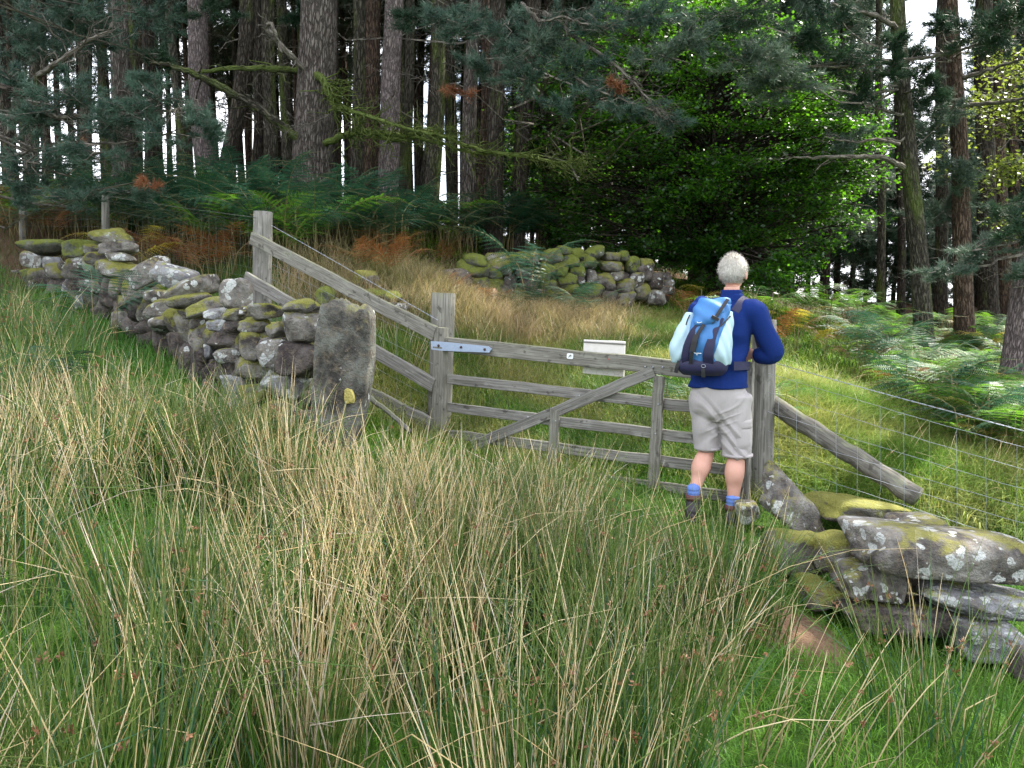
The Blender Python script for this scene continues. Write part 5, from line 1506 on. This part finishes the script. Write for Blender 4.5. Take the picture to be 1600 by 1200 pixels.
def ring_body(rows, sides=28, ex=2.4, mirror=None):
    """rows: centre (3), half width along RT, half depth along FW, optional lean"""
    n = len(rows); sub = 5; N_ = (n - 1) * sub + 1; u = np.linspace(0, n - 1, N_)
    A_ = np.array([[*r_[0], r_[1], r_[2]] for r_ in rows], float)
    i = np.clip(u.astype(int), 0, n - 2); f = (u - i)[:, None]
    p0 = A_[np.maximum(i - 1, 0)]; p1 = A_[i]; p2 = A_[i + 1]; p3 = A_[np.minimum(i + 2, n - 1)]
    q = .5 * ((2 * p1) + (-p0 + p2) * f + (2 * p0 - 5 * p1 + 4 * p2 - p3) * f ** 2 + (-p0 + 3 * p1 - 3 * p2 + p3) * f ** 3)
    th = np.arange(sides) / sides * 2 * np.pi; c, s_ = np.cos(th), np.sin(th)
    cx_ = np.sign(c) * np.abs(c) ** (2 / ex); sy_ = np.sign(s_) * np.abs(s_) ** (2 / ex)
    V = q[:, None, :3] + q[:, None, 3:4] * cx_[None, :, None] * RT + q[:, None, 4:5] * sy_[None, :, None] * FW_
    idx = np.arange(N_ * sides).reshape(N_, sides); a = idx[:-1]; b = idx[1:]
    Q = np.stack([a, np.roll(a, -1, 1), np.roll(b, -1, 1), b], -1).reshape(-1, 4)
    V = np.concatenate([V.reshape(-1, 3), [q[0, :3]], [q[-1, :3]]]); c0 = N_ * sides
    T1_ = np.stack([np.full(sides, c0), np.roll(idx[0], -1), idx[0]], 1); T2_ = np.stack([np.full(sides, c0 + 1), idx[-1], np.roll(idx[-1], -1)], 1)
    return V, [Q, np.concatenate([T1_, T2_])]
def ball(c, rad, sub=4, Rm=None):
    D, Fc = ICO[sub]; v = D * np.asarray(rad)
    if Rm is not None: v = v @ np.asarray(Rm).T
    return v + np.asarray(c), [Fc]
def body_frame(v): return RT * v[0] + FW_ * v[1] + UP * v[2]
def fuse(pieces, voxel, smooth=8, name="x", mat=None, parent=None, disp=None, fac=.5):
    g = Geo()
    for V, Fs in pieces: g.add(V, Fs)
    o = g.make("tmp", M['white'])
    m = o.modifiers.new("r", 'REMESH'); m.mode = 'VOXEL'; m.voxel_size = voxel; m.adaptivity = 0
    s_ = o.modifiers.new("s", 'SMOOTH'); s_.iterations = smooth; s_.factor = fac
    dg = bpy.context.evaluated_depsgraph_get(); dg.update()
    ev = o.evaluated_get(dg); me = bpy.data.meshes.new_from_object(ev)
    nv = len(me.vertices); co = np.empty(nv * 3, np.float32); me.vertices.foreach_get("co", co); co = co.reshape(-1, 3).astype(float)
    no = np.empty(nv * 3, np.float32); me.vertices.foreach_get("normal", no); no = no.reshape(-1, 3).astype(float)
    polys = [list(p.vertices) for p in me.polygons]
    q = np.array([p for p in polys if len(p) == 4]); t3 = [p for p in polys if len(p) == 3]
    bpy.data.objects.remove(o); bpy.data.meshes.remove(me)
    if disp is not None: co = co + no * disp(co)[:, None]
    return mk(name, co, [q] + ([np.array(t3)] if t3 else []), mat, parent, gc=co)

M['fleece'] = m_plain("blue_fleece", (0.007, 0.024, 0.135), 0.9, 0.15, 0, 240, 0.25, 0.5, 0.002)
M['shorts'] = m_plain("stone_grey_cotton", (0.36, 0.335, 0.335), 0.8, 0.2, 0, 90, 0.07, 0.25, 0.002)
s = NT("skin"); c_ = s.mix(s.noise(s.objc(), 14, 3), (0.50, 0.26, 0.19), (0.62, 0.36, 0.28)); s.b.inputs["Subsurface Weight"].default_value = .1; s.b.inputs["Subsurface Radius"].default_value = (.01, .004, .002)
M['skin'] = s.base(c_, 0.55, 0.35)
M['hair'] = m_plain("silver_hair", (0.48, 0.45, 0.40), 0.5, 0.4, 0, 60, .2)
M['sock'] = m_plain("blue_sock", (0.13, 0.22, 0.55), 0.9, 0.1, 0, 120, .15, .4, .003)
M['boot'] = m_plain("dark_leather", (0.035, 0.028, 0.035), 0.6, 0.4, 0, 40, .4, .3, .002)
M['boot_red'] = m_plain("maroon_leather", (0.12, 0.05, 0.05), 0.7, 0.3, 0, 50, .3, .3, .002)

gfoot = g1(1.25, 5.3)
foot0 = np.array([P(1112, 800, 5.3)[0], 5.28, gfoot])
man = thing("person", "grey haired walker seen from behind in blue fleece and light shorts, leaning on the gatepost", "person", foot0)
pel = P(1122, 622, 5.33); chest = P(1126, 520, 5.36); neck = P(1143, 462, 5.40); head = P(1145, 428, 5.42)
rsh = chest + (P(1176, 486, 5.27) - chest); lsh = P(1096, 482, 5.45)
relb = P(1208, 551, 5.26); rwr = P(1181, 556, 5.37); lelb = P(1080, 535, 5.70); lwr = P(1128, 560, 5.76)
rhip = P(1147, 628, 5.29); lhip = P(1102, 626, 5.38)
rkn = P(1151, 705, 5.30); ran = P(1145, 790, 5.22); lkn = P(1104, 702, 5.40); lan = P(1084, 772, 5.27)
# continuous body
def hand_pieces(wr, dirv, side, upv, curl=.5):
    d = norm(dirv); s_ = norm(side - d * np.dot(side, d)); u = norm(np.cross(s_, d)); u = u * (1 if u @ np.asarray(upv) > 0 else -1)
    pc = [closed_tube([wr - d * .01, wr + d * .03, wr + d * .062, wr + d * .088], [(.026, .020), (.036, .016), (.041, .0155), (.038, .013)], 14, up=u)]
    for i, (off, L_) in enumerate([(-.029, .066), (-.010, .078), (.010, .073), (.029, .056)]):
        b = wr + d * .082 + s_ * off; f = curl * (1 + .15 * i)
        j1 = b + (d * math.cos(f * .5) - u * math.sin(f * .5)) * L_ * .45
        j2 = j1 + (d * math.cos(f * 1.1) - u * math.sin(f * 1.1)) * L_ * .32
        j3 = j2 + (d * math.cos(f * 1.7) - u * math.sin(f * 1.7)) * L_ * .25
        pc.append(closed_tube([b - d * .02, b, j1, j2, j3], [.009, .0092, .0086, .0078, .0062], 10, subdiv=4, up=u))
    b = wr + d * .025 + s_ * -.030
    pc.append(closed_tube([b + s_ * .012, b, b - s_ * .022 + d * .022 - u * .006, b - s_ * .030 + d * .046 - u * .012], [.013, .012, .0105, .008], 10, subdiv=4, up=u))
    return pc
hp = np.array([RT, FW_, UP]).T
body = [ring_body([(pel - UP * .10, .150, .10), (pel, .165, .115), (pel + UP * .14, .145, .10), (chest - UP * .05, .155, .105), (chest + UP * .08, .165, .10), (neck - UP * .045, .11, .07), (neck, .055, .055), (neck + UP * .06, .052, .055)]),
        closed_tube([rhip, (rhip + rkn) / 2 + FW_ * .01, rkn, rkn * .62 + ran * .38 - FW_ * .026, rkn * .35 + ran * .65 - FW_ * .010, ran, ran - UP * .05], [.088, .078, .055, .065, .048, .034, .036], 18),
        closed_tube([lhip, (lhip + lkn) / 2 + FW_ * .01, lkn, lkn * .62 + lan * .38 - FW_ * .026, lkn * .35 + lan * .65 - FW_ * .010, lan, lan - UP * .05], [.088, .078, .055, .065, .047, .034, .036], 18),
        closed_tube([rsh - UP * .01, (rsh + relb) / 2, relb, (relb + rwr) / 2, rwr], [.058, .050, .042, .038, .028], 14, up=(0, 1, .2)),
        closed_tube([lsh - UP * .01, (lsh + lelb) / 2, lelb, (lelb + lwr) / 2, lwr], [.058, .050, .042, .038, .028], 14, up=(1, 0, .2)),
        # skull, jaw, nose, ears, brow, lips
        ball(head + UP * .018, (.078, .098, .105), 4, hp), ball(head - UP * .045 + FW_ * .03, (.058, .068, .062), 4, hp),
        ball(head - UP * .02 + FW_ * .108, (.013, .018, .024), 3, hp), ball(head + UP * .012 + FW_ * .098, (.010, .010, .024), 3, hp),
        ball(head + UP * .030 + FW_ * .088, (.052, .014, .010), 3, hp), ball(head - UP * .062 + FW_ * .095, (.025, .010, .008), 3, hp), ball(head - UP * .095 + FW_ * .078, (.024, .020, .018), 3, hp),
        ball(head - UP * .012 + RT * .088 - FW_ * .005, (.010, .020, .034), 3, hp), ball(head - UP * .008 - RT * .082, (.008, .019, .033), 3, hp)]
hdir = P(1163, 549, 5.46) - rwr
body += hand_pieces(rwr + norm(hdir) * .01, hdir, UP * .5 + FW_ * .3, -RT + UP, .7)
ldir = P(1150, 568, 5.74) - lwr
body += hand_pieces(lwr, ldir, FW_, UP, .6)
fuse(body, .0072, 4, "body", M['skin'], man, fac=.45)
for sd in (-1, 1):
    c = head + UP * .010 + FW_ * .092 + RT * .031 * sd
    V, Fs = ball(c, (.012, .008, .008), 3, hp); e = mk("eye", V, Fs, M['white'], man)
    V, Fs = ball(c + FW_ * .006, (.005, .003, .005), 3, hp); mk("iris", V, Fs, M['boot'], e)
# hair: cap plus strands combed down from the crown
crown_ = head + UP * .125 - FW_ * .035
def hair_r(d):
    """cap surface direction (body frame) -> radius"""
    return 1.0
D, Fc = ICO[5]
hc = head + UP * .022 - FW_ * .006; er = np.array([.083, .101, .108])
keep = ~(((D[:, 1] > .25) & (D[:, 2] < .35)) | (D[:, 2] < -.80) | ((np.abs(D[:, 0]) > .72) & (D[:, 2] < -.18) & (D[:, 1] > -.25)))
fk = keep[Fc].all(1)
used = np.unique(Fc[fk]); remap = -np.ones(len(D), int); remap[used] = np.arange(len(used))
dirs = D[used]
bumpy = 1 + .02 * np.sin(dirs[:, 0] * 23 + dirs[:, 2] * 7) + .015 * np.sin(dirs[:, 0] * 51) 
Vc = (dirs * er * bumpy[:, None]) @ hp.T + hc
hairo = mk("hair", Vc, [remap[Fc[fk]]], M['hair'], man)
n = 15000
i = rng.integers(0, len(dirs), n); d = dirs[i]
root = (d * er * .985) @ hp.T + hc
cd = np.array([.05, -.42, .90]); cd = cd / np.linalg.norm(cd)
tang = d - cd * (d @ cd)[:, None]; tang = tang - d * (tang * d).sum(1)[:, None]; tang = norm(tang + rng.normal(0, .16, tang.shape))
# front/top stands up a little, back lies down
lift = np.clip(.0 + .10 * d[:, 2:3], .0, .10)
Lh = rng.uniform(.011, .020, (n, 1))
m1 = root + ((d * (lift + .12) + tang * .9) * Lh * .55) @ hp.T
t1 = root + ((d * lift * .6 + tang * 1.6) * Lh) @ hp.T
side = norm(np.cross(t1 - root, d @ hp.T))
Wd = np.stack([np.full(n, .0007), np.full(n, .0006), np.full(n, .0002)], 1)
hcol = lerp((0.34, 0.31, 0.27), (0.78, 0.75, 0.69), rng.random((n, 1)))
crn = np.exp(-(np.linalg.norm(d - cd, axis=1) / .28) ** 2)[:, None]
hcol = hcol * (1 - .15 * crn * np.array([.7, 1, 1.2]))
V, Q, cc = ribbons(np.stack([root, m1, t1], 1), Wd, side, hcol)
M['strands'] = m_plant("hair_strands", 0.15, 0.45, 0.4, tg=(1, 1, 1))
mk("strands", V, Q, M['strands'], hairo, col=cc)

# fleece
def folds(co):
    z = co[:, 2]; x = co[:, 0]; y = co[:, 1]
    w = np.sin(z * 42 + x * 30 + 4 * np.sin(x * 11 + y * 7)); w = np.sign(w) * np.abs(w) ** 1.5
    return .0065 * w * np.clip(np.sin(x * 15 + z * 9 + 1) + .35, 0, 1) + .005 * np.sin(x * 25 + z * 14) * np.sin(z * 9 + x * 5)
hem = P(1122, 606, 5.33)
fl = [ring_body([(hem + UP * .004, .197, .150), (hem + UP * .03, .192, .148), (hem + UP * .14, .180, .135), (chest - UP * .09, .186, .135), (chest + UP * .02, .200, .138), (chest + UP * .10, .200, .130), (chest + UP * .145, .185, .115), (neck - UP * .06, .135, .09), (neck - UP * .025, .085, .075), (neck + UP * .012, .073, .073)]),
      closed_tube([chest + UP * .06 + RT * .10, rsh, (rsh + relb) / 2 + RT * .01, relb + RT * .006, (relb + rwr) / 2 - UP * .004, rwr + (relb - rwr) * .08], [.080, .080, .071, .065, .060, .048], 20, up=(0, 1, .2)),
      closed_tube([chest + UP * .06 - RT * .10, lsh, (lsh + lelb) / 2, lelb, (lelb + lwr) / 2, lwr], [.085, .080, .068, .060, .052, .044], 20, up=(1, 0, .2))]
fuse(fl, .0075, 5, "fleece_jacket", M['fleece'], man, folds)
# stand-up collar
col_ = ring_body([(neck - UP * .035, .082, .078), (neck + UP * .0, .072, .073), (neck + UP * .038 - FW_ * .002, .069, .071)], ex=2.0)
fuse([col_], .006, 2, "collar", M['fleece'], man)

# shorts
def sfold(co):
    z = co[:, 2]; x = co[:, 0]; y = co[:, 1]
    w = np.sin(z * 48 + x * 34 + 4 * np.sin(x * 18 + z * 8)); w = np.sign(w) * np.abs(w) ** 1.6
    w2 = np.sin(z * 85 - x * 50 + 3 * np.sin(z * 21 + y * 9)); w2 = np.maximum(w2, 0) ** 2
    return .0065 * w * np.clip(np.sin(x * 12 + z * 13 + 2) + .5, 0, 1) + .005 * w2 * np.clip(np.sin(x * 19 - z * 9) + .2, 0, 1) + .003 * np.sin(x * 60 - z * 25)
lhem = P(1106, 700, 5.385); rhem = P(1152, 711, 5.29)
sh = [ring_body([(pel - UP * .15, .10, .085), (pel - UP * .10, .165, .125), (pel + UP * .0, .184, .140), (pel + UP * .10, .176, .132)]),
      closed_tube([lhip + UP * .04, (lhip * .6 + lhem * .4), (lhip * .25 + lhem * .75), lhem], [(.108, .118), (.104, .112), (.092, .096), (.090, .092)], 22),
      closed_tube([rhip + UP * .04, (rhip * .6 + rhem * .4), (rhip * .25 + rhem * .75), rhem], [(.112, .120), (.106, .114), (.100, .100), (.098, .098)], 22)]
shorts = fuse(sh, .0056, 5, "shorts", M['shorts'], man, sfold)
# cut the legs off flat: hems
for (h_, r_) in ((lhem, .093), (rhem, .101)):
    V, Fs, g = tube([h_ + UP * .012, h_ - UP * .004, h_ - UP * .006], [r_, r_ + .001, r_ - .004], 26); mk("hem", V, Fs, M['shorts'], shorts, gc=g)
# cargo pocket with flap on the right leg
pc = (rhip * .45 + rhem * .55)
def patch(c, w, h, d, name, mat, parent, nrm, rnd=.01, up=UP, bow=.0):
    nrm = norm(nrm); sx = norm(np.cross(up, nrm)); uu = np.cross(nrm, sx)
    n_ = 9; xs = np.linspace(-1, 1, n_); gx, gy = np.meshgrid(xs, xs)
    f = np.minimum(1, 2.2 * (1 - np.maximum(np.abs(gx), np.abs(gy)))) ** .5
    Vt = c + sx * (gx * w / 2)[..., None] + uu * (gy * h / 2)[..., None] + nrm * (f * d - bow * gx ** 2)[..., None]
    I_ = np.arange(n_ * n_).reshape(n_, n_); Q_ = np.stack([I_[:-1, :-1], I_[:-1, 1:], I_[1:, 1:], I_[1:, :-1]], -1).reshape(-1, 4)
    Vt = Vt.reshape(-1, 3)
    return mk(name, Vt, Q_, mat, parent, gc=Vt)
nrm_ = norm(RT * .75 - FW_ * .66)
patch(pc + nrm_ * .098 - UP * .03, .13, .155, .014, "cargo_pocket", M['shorts'], shorts, nrm_, bow=.03)
patch(pc + nrm_ * .106 + UP * .058, .145, .062, .010, "pocket_flap", M['shorts'], shorts, nrm_, bow=.034)
# socks and boots
def boot(an, name_, heel, dirv, lab):
    d = norm(dirv); s_ = np.cross(d, UP)
    sk = fuse([closed_tube([an + UP * .075, an + UP * .03, an - UP * .03], [.044, .042, .040], 16)], .006, 2, "sock", M['sock'], man, lambda co: .002 * np.sin(co[:, 2] * 260))
    gz = heel[2]
    sole = heel.copy()
    pcs = [closed_tube([an + UP * .005, an - UP * .035, heel + UP * .055 + d * .02], [.048, .048, .043], 16),
           closed_tube([heel + UP * .045 + d * .0, heel + UP * .05 + d * .08, heel + UP * .045 + d * .16, heel + UP * .035 + d * .225], [(.038, .038), (.042, .045), (.047, .035), (.038, .024)], 16),]
    b = fuse(pcs, .006, 4, "boot", M['boot'], man)
    V, Fs = closed_tube([heel + UP * .014 - d * .02, heel + UP * .014 + d * .07, heel + UP * .014 + d * .17, heel + UP * .018 + d * .25], [(.036, .016), (.040, .016), (.049, .016), (.034, .014)], 16)
    mk("sole", V, Fs, M['black'], b)
    V, Fs, g = tube([an + UP * .022, an - UP * .0, an - UP * .015], [.051, .054, .050], 18); mk("boot_cuff", V, Fs, M['boot_red'], b, gc=g)
lheel = P(1080, 806, 5.20); lheel[2] = min(lheel[2], g1(lheel[0], lheel[1]) + .0) 
boot(lan + (lheel - lan) * .12, "l", lheel, FW_ * 1.0 - RT * .12, "")
rheel = P(1144, 815, 5.16); rheel[2] = g1(rheel[0], rheel[1])
boot(ran + (rheel - ran) * .1, "r", rheel, FW_ * 1.0 - RT * .05, "")

# ---------------------------------------------------------------- rucksack (its own thing, worn on the back)
M['bag_blue'] = m_plain("mid_blue_nylon", (0.045, 0.17, 0.42), 0.6, 0.4, 0, 160, .12, .3, .0015)
M['bag_cyan'] = m_plain("pale_cyan_nylon", (0.40, 0.56, 0.64), 0.6, 0.4, 0, 160, .06, .3, .0015)
M['bag_navy'] = m_plain("dark_navy_nylon", (0.022, 0.022, 0.06), 0.6, 0.3, 0, 160, .25, .3, .0015)
BK = -FW_
def bp(px, py, d):
    """point d metres behind the shoulder blades plane, seen at (px, py)"""
    o = chest + BK * (.125 + d); n_ = FW_
    v = P(px, py, 1.0); return v * ((o @ n_) / (v @ n_))
bag = thing("rucksack", "light and dark blue rucksack worn on the walker's back", "rucksack", bp(1100, 585, .1))
def bagloft(rows, sides=32, ex=2.8):
    """rows: px left, px right, py, depth front(near back panel), depth out"""
    rr = []
    for (xl, xr, py, d0, d1) in rows:
        dm = (d0 + d1) / 2
        a = bp(xl, py, dm); b = bp(xr, py, dm); c = (a + b) / 2
        rr.append((c, np.linalg.norm(b - a) / 2, (d1 - d0) / 2))
    return ring_body(rr, sides, ex)
def bfold(co):
    return .003 * np.sin(co[:, 2] * 48 + 8 * np.sin(co[:, 0] * 14)) + .002 * np.sin(co[:, 0] * 70 + co[:, 2] * 30)
fuse([bagloft([(1083, 1136, 572, .02, .17), (1076, 1134, 560, .0, .20), (1074, 1134, 540, .0, .225), (1078, 1136, 515, 0, .215), (1084, 1140, 492, 0, .18), (1092, 1143, 475, .0, .13)])], .006, 3, "main_pouch", M['bag_blue'], bag, bfold)
fuse([bagloft([(1050, 1084, 566, .02, .15), (1047, 1084, 552, .0, .185), (1050, 1086, 530, .0, .185), (1060, 1090, 508, .0, .16), (1072, 1094, 488, .01, .11)], ex=2.3)], .006, 3, "side_pocket", M['bag_cyan'], bag, bfold)
fuse([bagloft([(1108, 1141, 570, .0, .16), (1106, 1143, 554, .0, .205), (1108, 1144, 530, .0, .20), (1114, 1145, 508, .0, .165), (1124, 1146, 486, .01, .10)], ex=2.3)], .006, 3, "side_pocket", M['bag_cyan'], bag, bfold)
fuse([bagloft([(1068, 1128, 586, .02, .15), (1060, 1136, 578, .0, .19), (1058, 1138, 568, .0, .20), (1062, 1138, 560, .0, .19)])], .006, 3, "base_panel", M['bag_navy'], bag)
fuse([bagloft([(1086, 1116, 508, .15, .215), (1084, 1124, 500, .06, .225), (1084, 1134, 488, .0, .20), (1088, 1140, 474, -.02, .16), (1096, 1142, 466, -.02, .11)], ex=2.5)], .006, 4, "lid", M['bag_blue'], bag, lambda co: .006 * np.sin(co[:, 2] * 60 + co[:, 0] * 45) )
def strip(pts, w, th, name, mat, parent=bag, sub=6):
    """webbing laid over points (px, py, depth)"""
    A_ = np.array([bp(*p) for p in pts]); k = (len(pts) - 1) * sub + 1; u = np.linspace(0, len(pts) - 1, k)
    B_ = np.stack([np.interp(u, range(len(pts)), A_[:, i]) for i in range(3)], 1)
    for _ in range(3): B_[1:-1] = (B_[:-2] + 2 * B_[1:-1] + B_[2:]) / 4
    T_ = norm(np.gradient(B_, axis=0)); S_ = norm(np.cross(T_, BK)); N_ = np.cross(S_, T_); N_ = N_ * np.sign((N_ @ BK))[:, None]
    w = np.interp(u, np.linspace(0, len(pts) - 1, len(np.atleast_1d(w))), np.atleast_1d(w))[:, None] / 2
    V = np.stack([B_ - S_ * w, B_ + S_ * w, B_ + S_ * w * .9 + N_ * th, B_ - S_ * w * .9 + N_ * th], 1)
    idx = np.arange(k * 4).reshape(k, 4); a = idx[:-1]; b = idx[1:]
    Q_ = np.stack([a, np.roll(a, -1, 1), np.roll(b, -1, 1), b], -1).reshape(-1, 4)
    V = V.reshape(-1, 3)
    return mk(name, V, [Q_, np.array([idx[0][::-1]]), np.array([idx[-1]])], mat, parent, gc=V, smooth=False)
strip([(1094, 505, .195), (1081, 520, .212), (1073, 540, .21), (1070, 558, .197), (1072, 569, .17)], [.035, .04, .045, .05, .05], .008, "piping_panel", M['bag_navy'])
strip([(1128, 497, .165), (1115, 520, .208), (1109, 540, .222), (1106, 556, .218), (1107, 570, .18)], [.03, .045, .06, .07, .07], .008, "piping_panel", M['bag_navy'])
strip([(1100, 507, .222), (1090, 522, .232), (1084, 540, .234), (1080, 556, .222), (1079, 568, .20)], .024, .005, "closing_strap", M['black'])
bk = strip([(1089, 523, .238), (1085, 534, .242)], .036, .012, "buckle", M['black'])
strip([(1086, 532, .240), (1082, 549, .234)], .040, .014, "buckle", M['black'])
strip([(1137, 468, .13), (1126, 484, .185), (1116, 500, .20), (1112, 504, .21)], .022, .006, "lid_strap", M['black'])
strip([(1112, 494, .222), (1123, 500, .21)], .022, .014, "buckle", M['black'])
strip([(1078, 492, .14), (1074, 500, .15), (1072, 508, .16)], .008, .004, "zip", M['black'])
strip([(1141, 494, .13), (1134, 502, .17), (1126, 510, .195)], .010, .004, "zip", M['black'])
strip([(1098, 571, .19), (1099, 580, .19), (1099, 589, .18)], .026, .006, "hanging_strap", M['black'])
strip([(1062, 564, .17), (1058, 573, .17), (1056, 582, .16)], .026, .006, "hanging_strap", M['black'])
c = bp(1099, 572, .205); th = np.linspace(0, 2 * np.pi, 13); q = c + np.outer(np.cos(th), RT) * .014 + np.outer(np.sin(th), UP) * .010
V, Fs, g = tube(q, .002, 5); mk("ring", V, Fs, M['wire'], bag, gc=g)
# tiny pale printed squiggles
for pts in ([(1089, 503, .224), (1091, 504.5, .225), (1094, 504, .225), (1097, 503, .224)], [(1084, 551, .2365), (1088, 552, .2365), (1092, 552, .236), (1096, 552, .235)], [(1088, 554, .236), (1090, 554.5, .236)]):
    strip(pts, .004, .0015, "print", M['white'])
# shoulder straps and belt
def wrap(pts3, w, th, name, mat, outward):
    A_ = np.array(pts3); k = (len(A_) - 1) * 6 + 1; u = np.linspace(0, len(A_) - 1, k)
    B_ = np.stack([np.interp(u, range(len(A_)), A_[:, i]) for i in range(3)], 1)
    for _ in range(5): B_[1:-1] = (B_[:-2] + 2 * B_[1:-1] + B_[2:]) / 4
    T_ = norm(np.gradient(B_, axis=0)); N_ = norm(B_ - np.asarray(outward)); S_ = norm(np.cross(T_, N_)); N_ = np.cross(S_, T_) * -1
    N_ = N_ * np.sign((N_ * (B_ - np.asarray(outward))).sum(1))[:, None]
    V = np.stack([B_ - S_ * w / 2, B_ + S_ * w / 2, B_ + S_ * w / 2 + N_ * th, B_ - S_ * w / 2 + N_ * th], 1).reshape(-1, 3)
    idx = np.arange(k * 4).reshape(k, 4); a = idx[:-1]; b = idx[1:]
    return mk(name, V, [np.stack([a, np.roll(a, -1, 1), np.roll(b, -1, 1), b], -1).reshape(-1, 4), np.array([idx[0][::-1]]), np.array([idx[-1]])], mat, bag, gc=V, smooth=False)
for sd in (-1, 1):
    o_ = neck - UP * .05
    wrap([o_ + BK * .16 + RT * .05 * sd - UP * .06, o_ + BK * .11 + RT * .08 * sd + UP * .0, o_ + BK * .04 + RT * .095 * sd + UP * .028, o_ + FW_ * .03 + RT * .105 * sd + UP * .024, o_ + FW_ * .10 + RT * .11 * sd - UP * .015, o_ + FW_ * .15 + RT * .12 * sd - UP * .10, o_ + FW_ * .155 + RT * .15 * sd - UP * .24, o_ + FW_ * .06 + RT * .205 * sd - UP * .36], .052, .012, "shoulder_strap", M['bag_navy'], chest - UP * .05)
    h0 = hem + UP * .16
    wrap([h0 + BK * .16 + RT * .12 * sd, h0 + BK * .12 + RT * .165 * sd, h0 + BK * .06 + RT * .190 * sd, h0 + RT * .196 * sd - UP * .01, h0 + FW_ * .12 + RT * .12 * sd - UP * .02], .055, .012, "hip_belt", M['bag_navy'], h0)
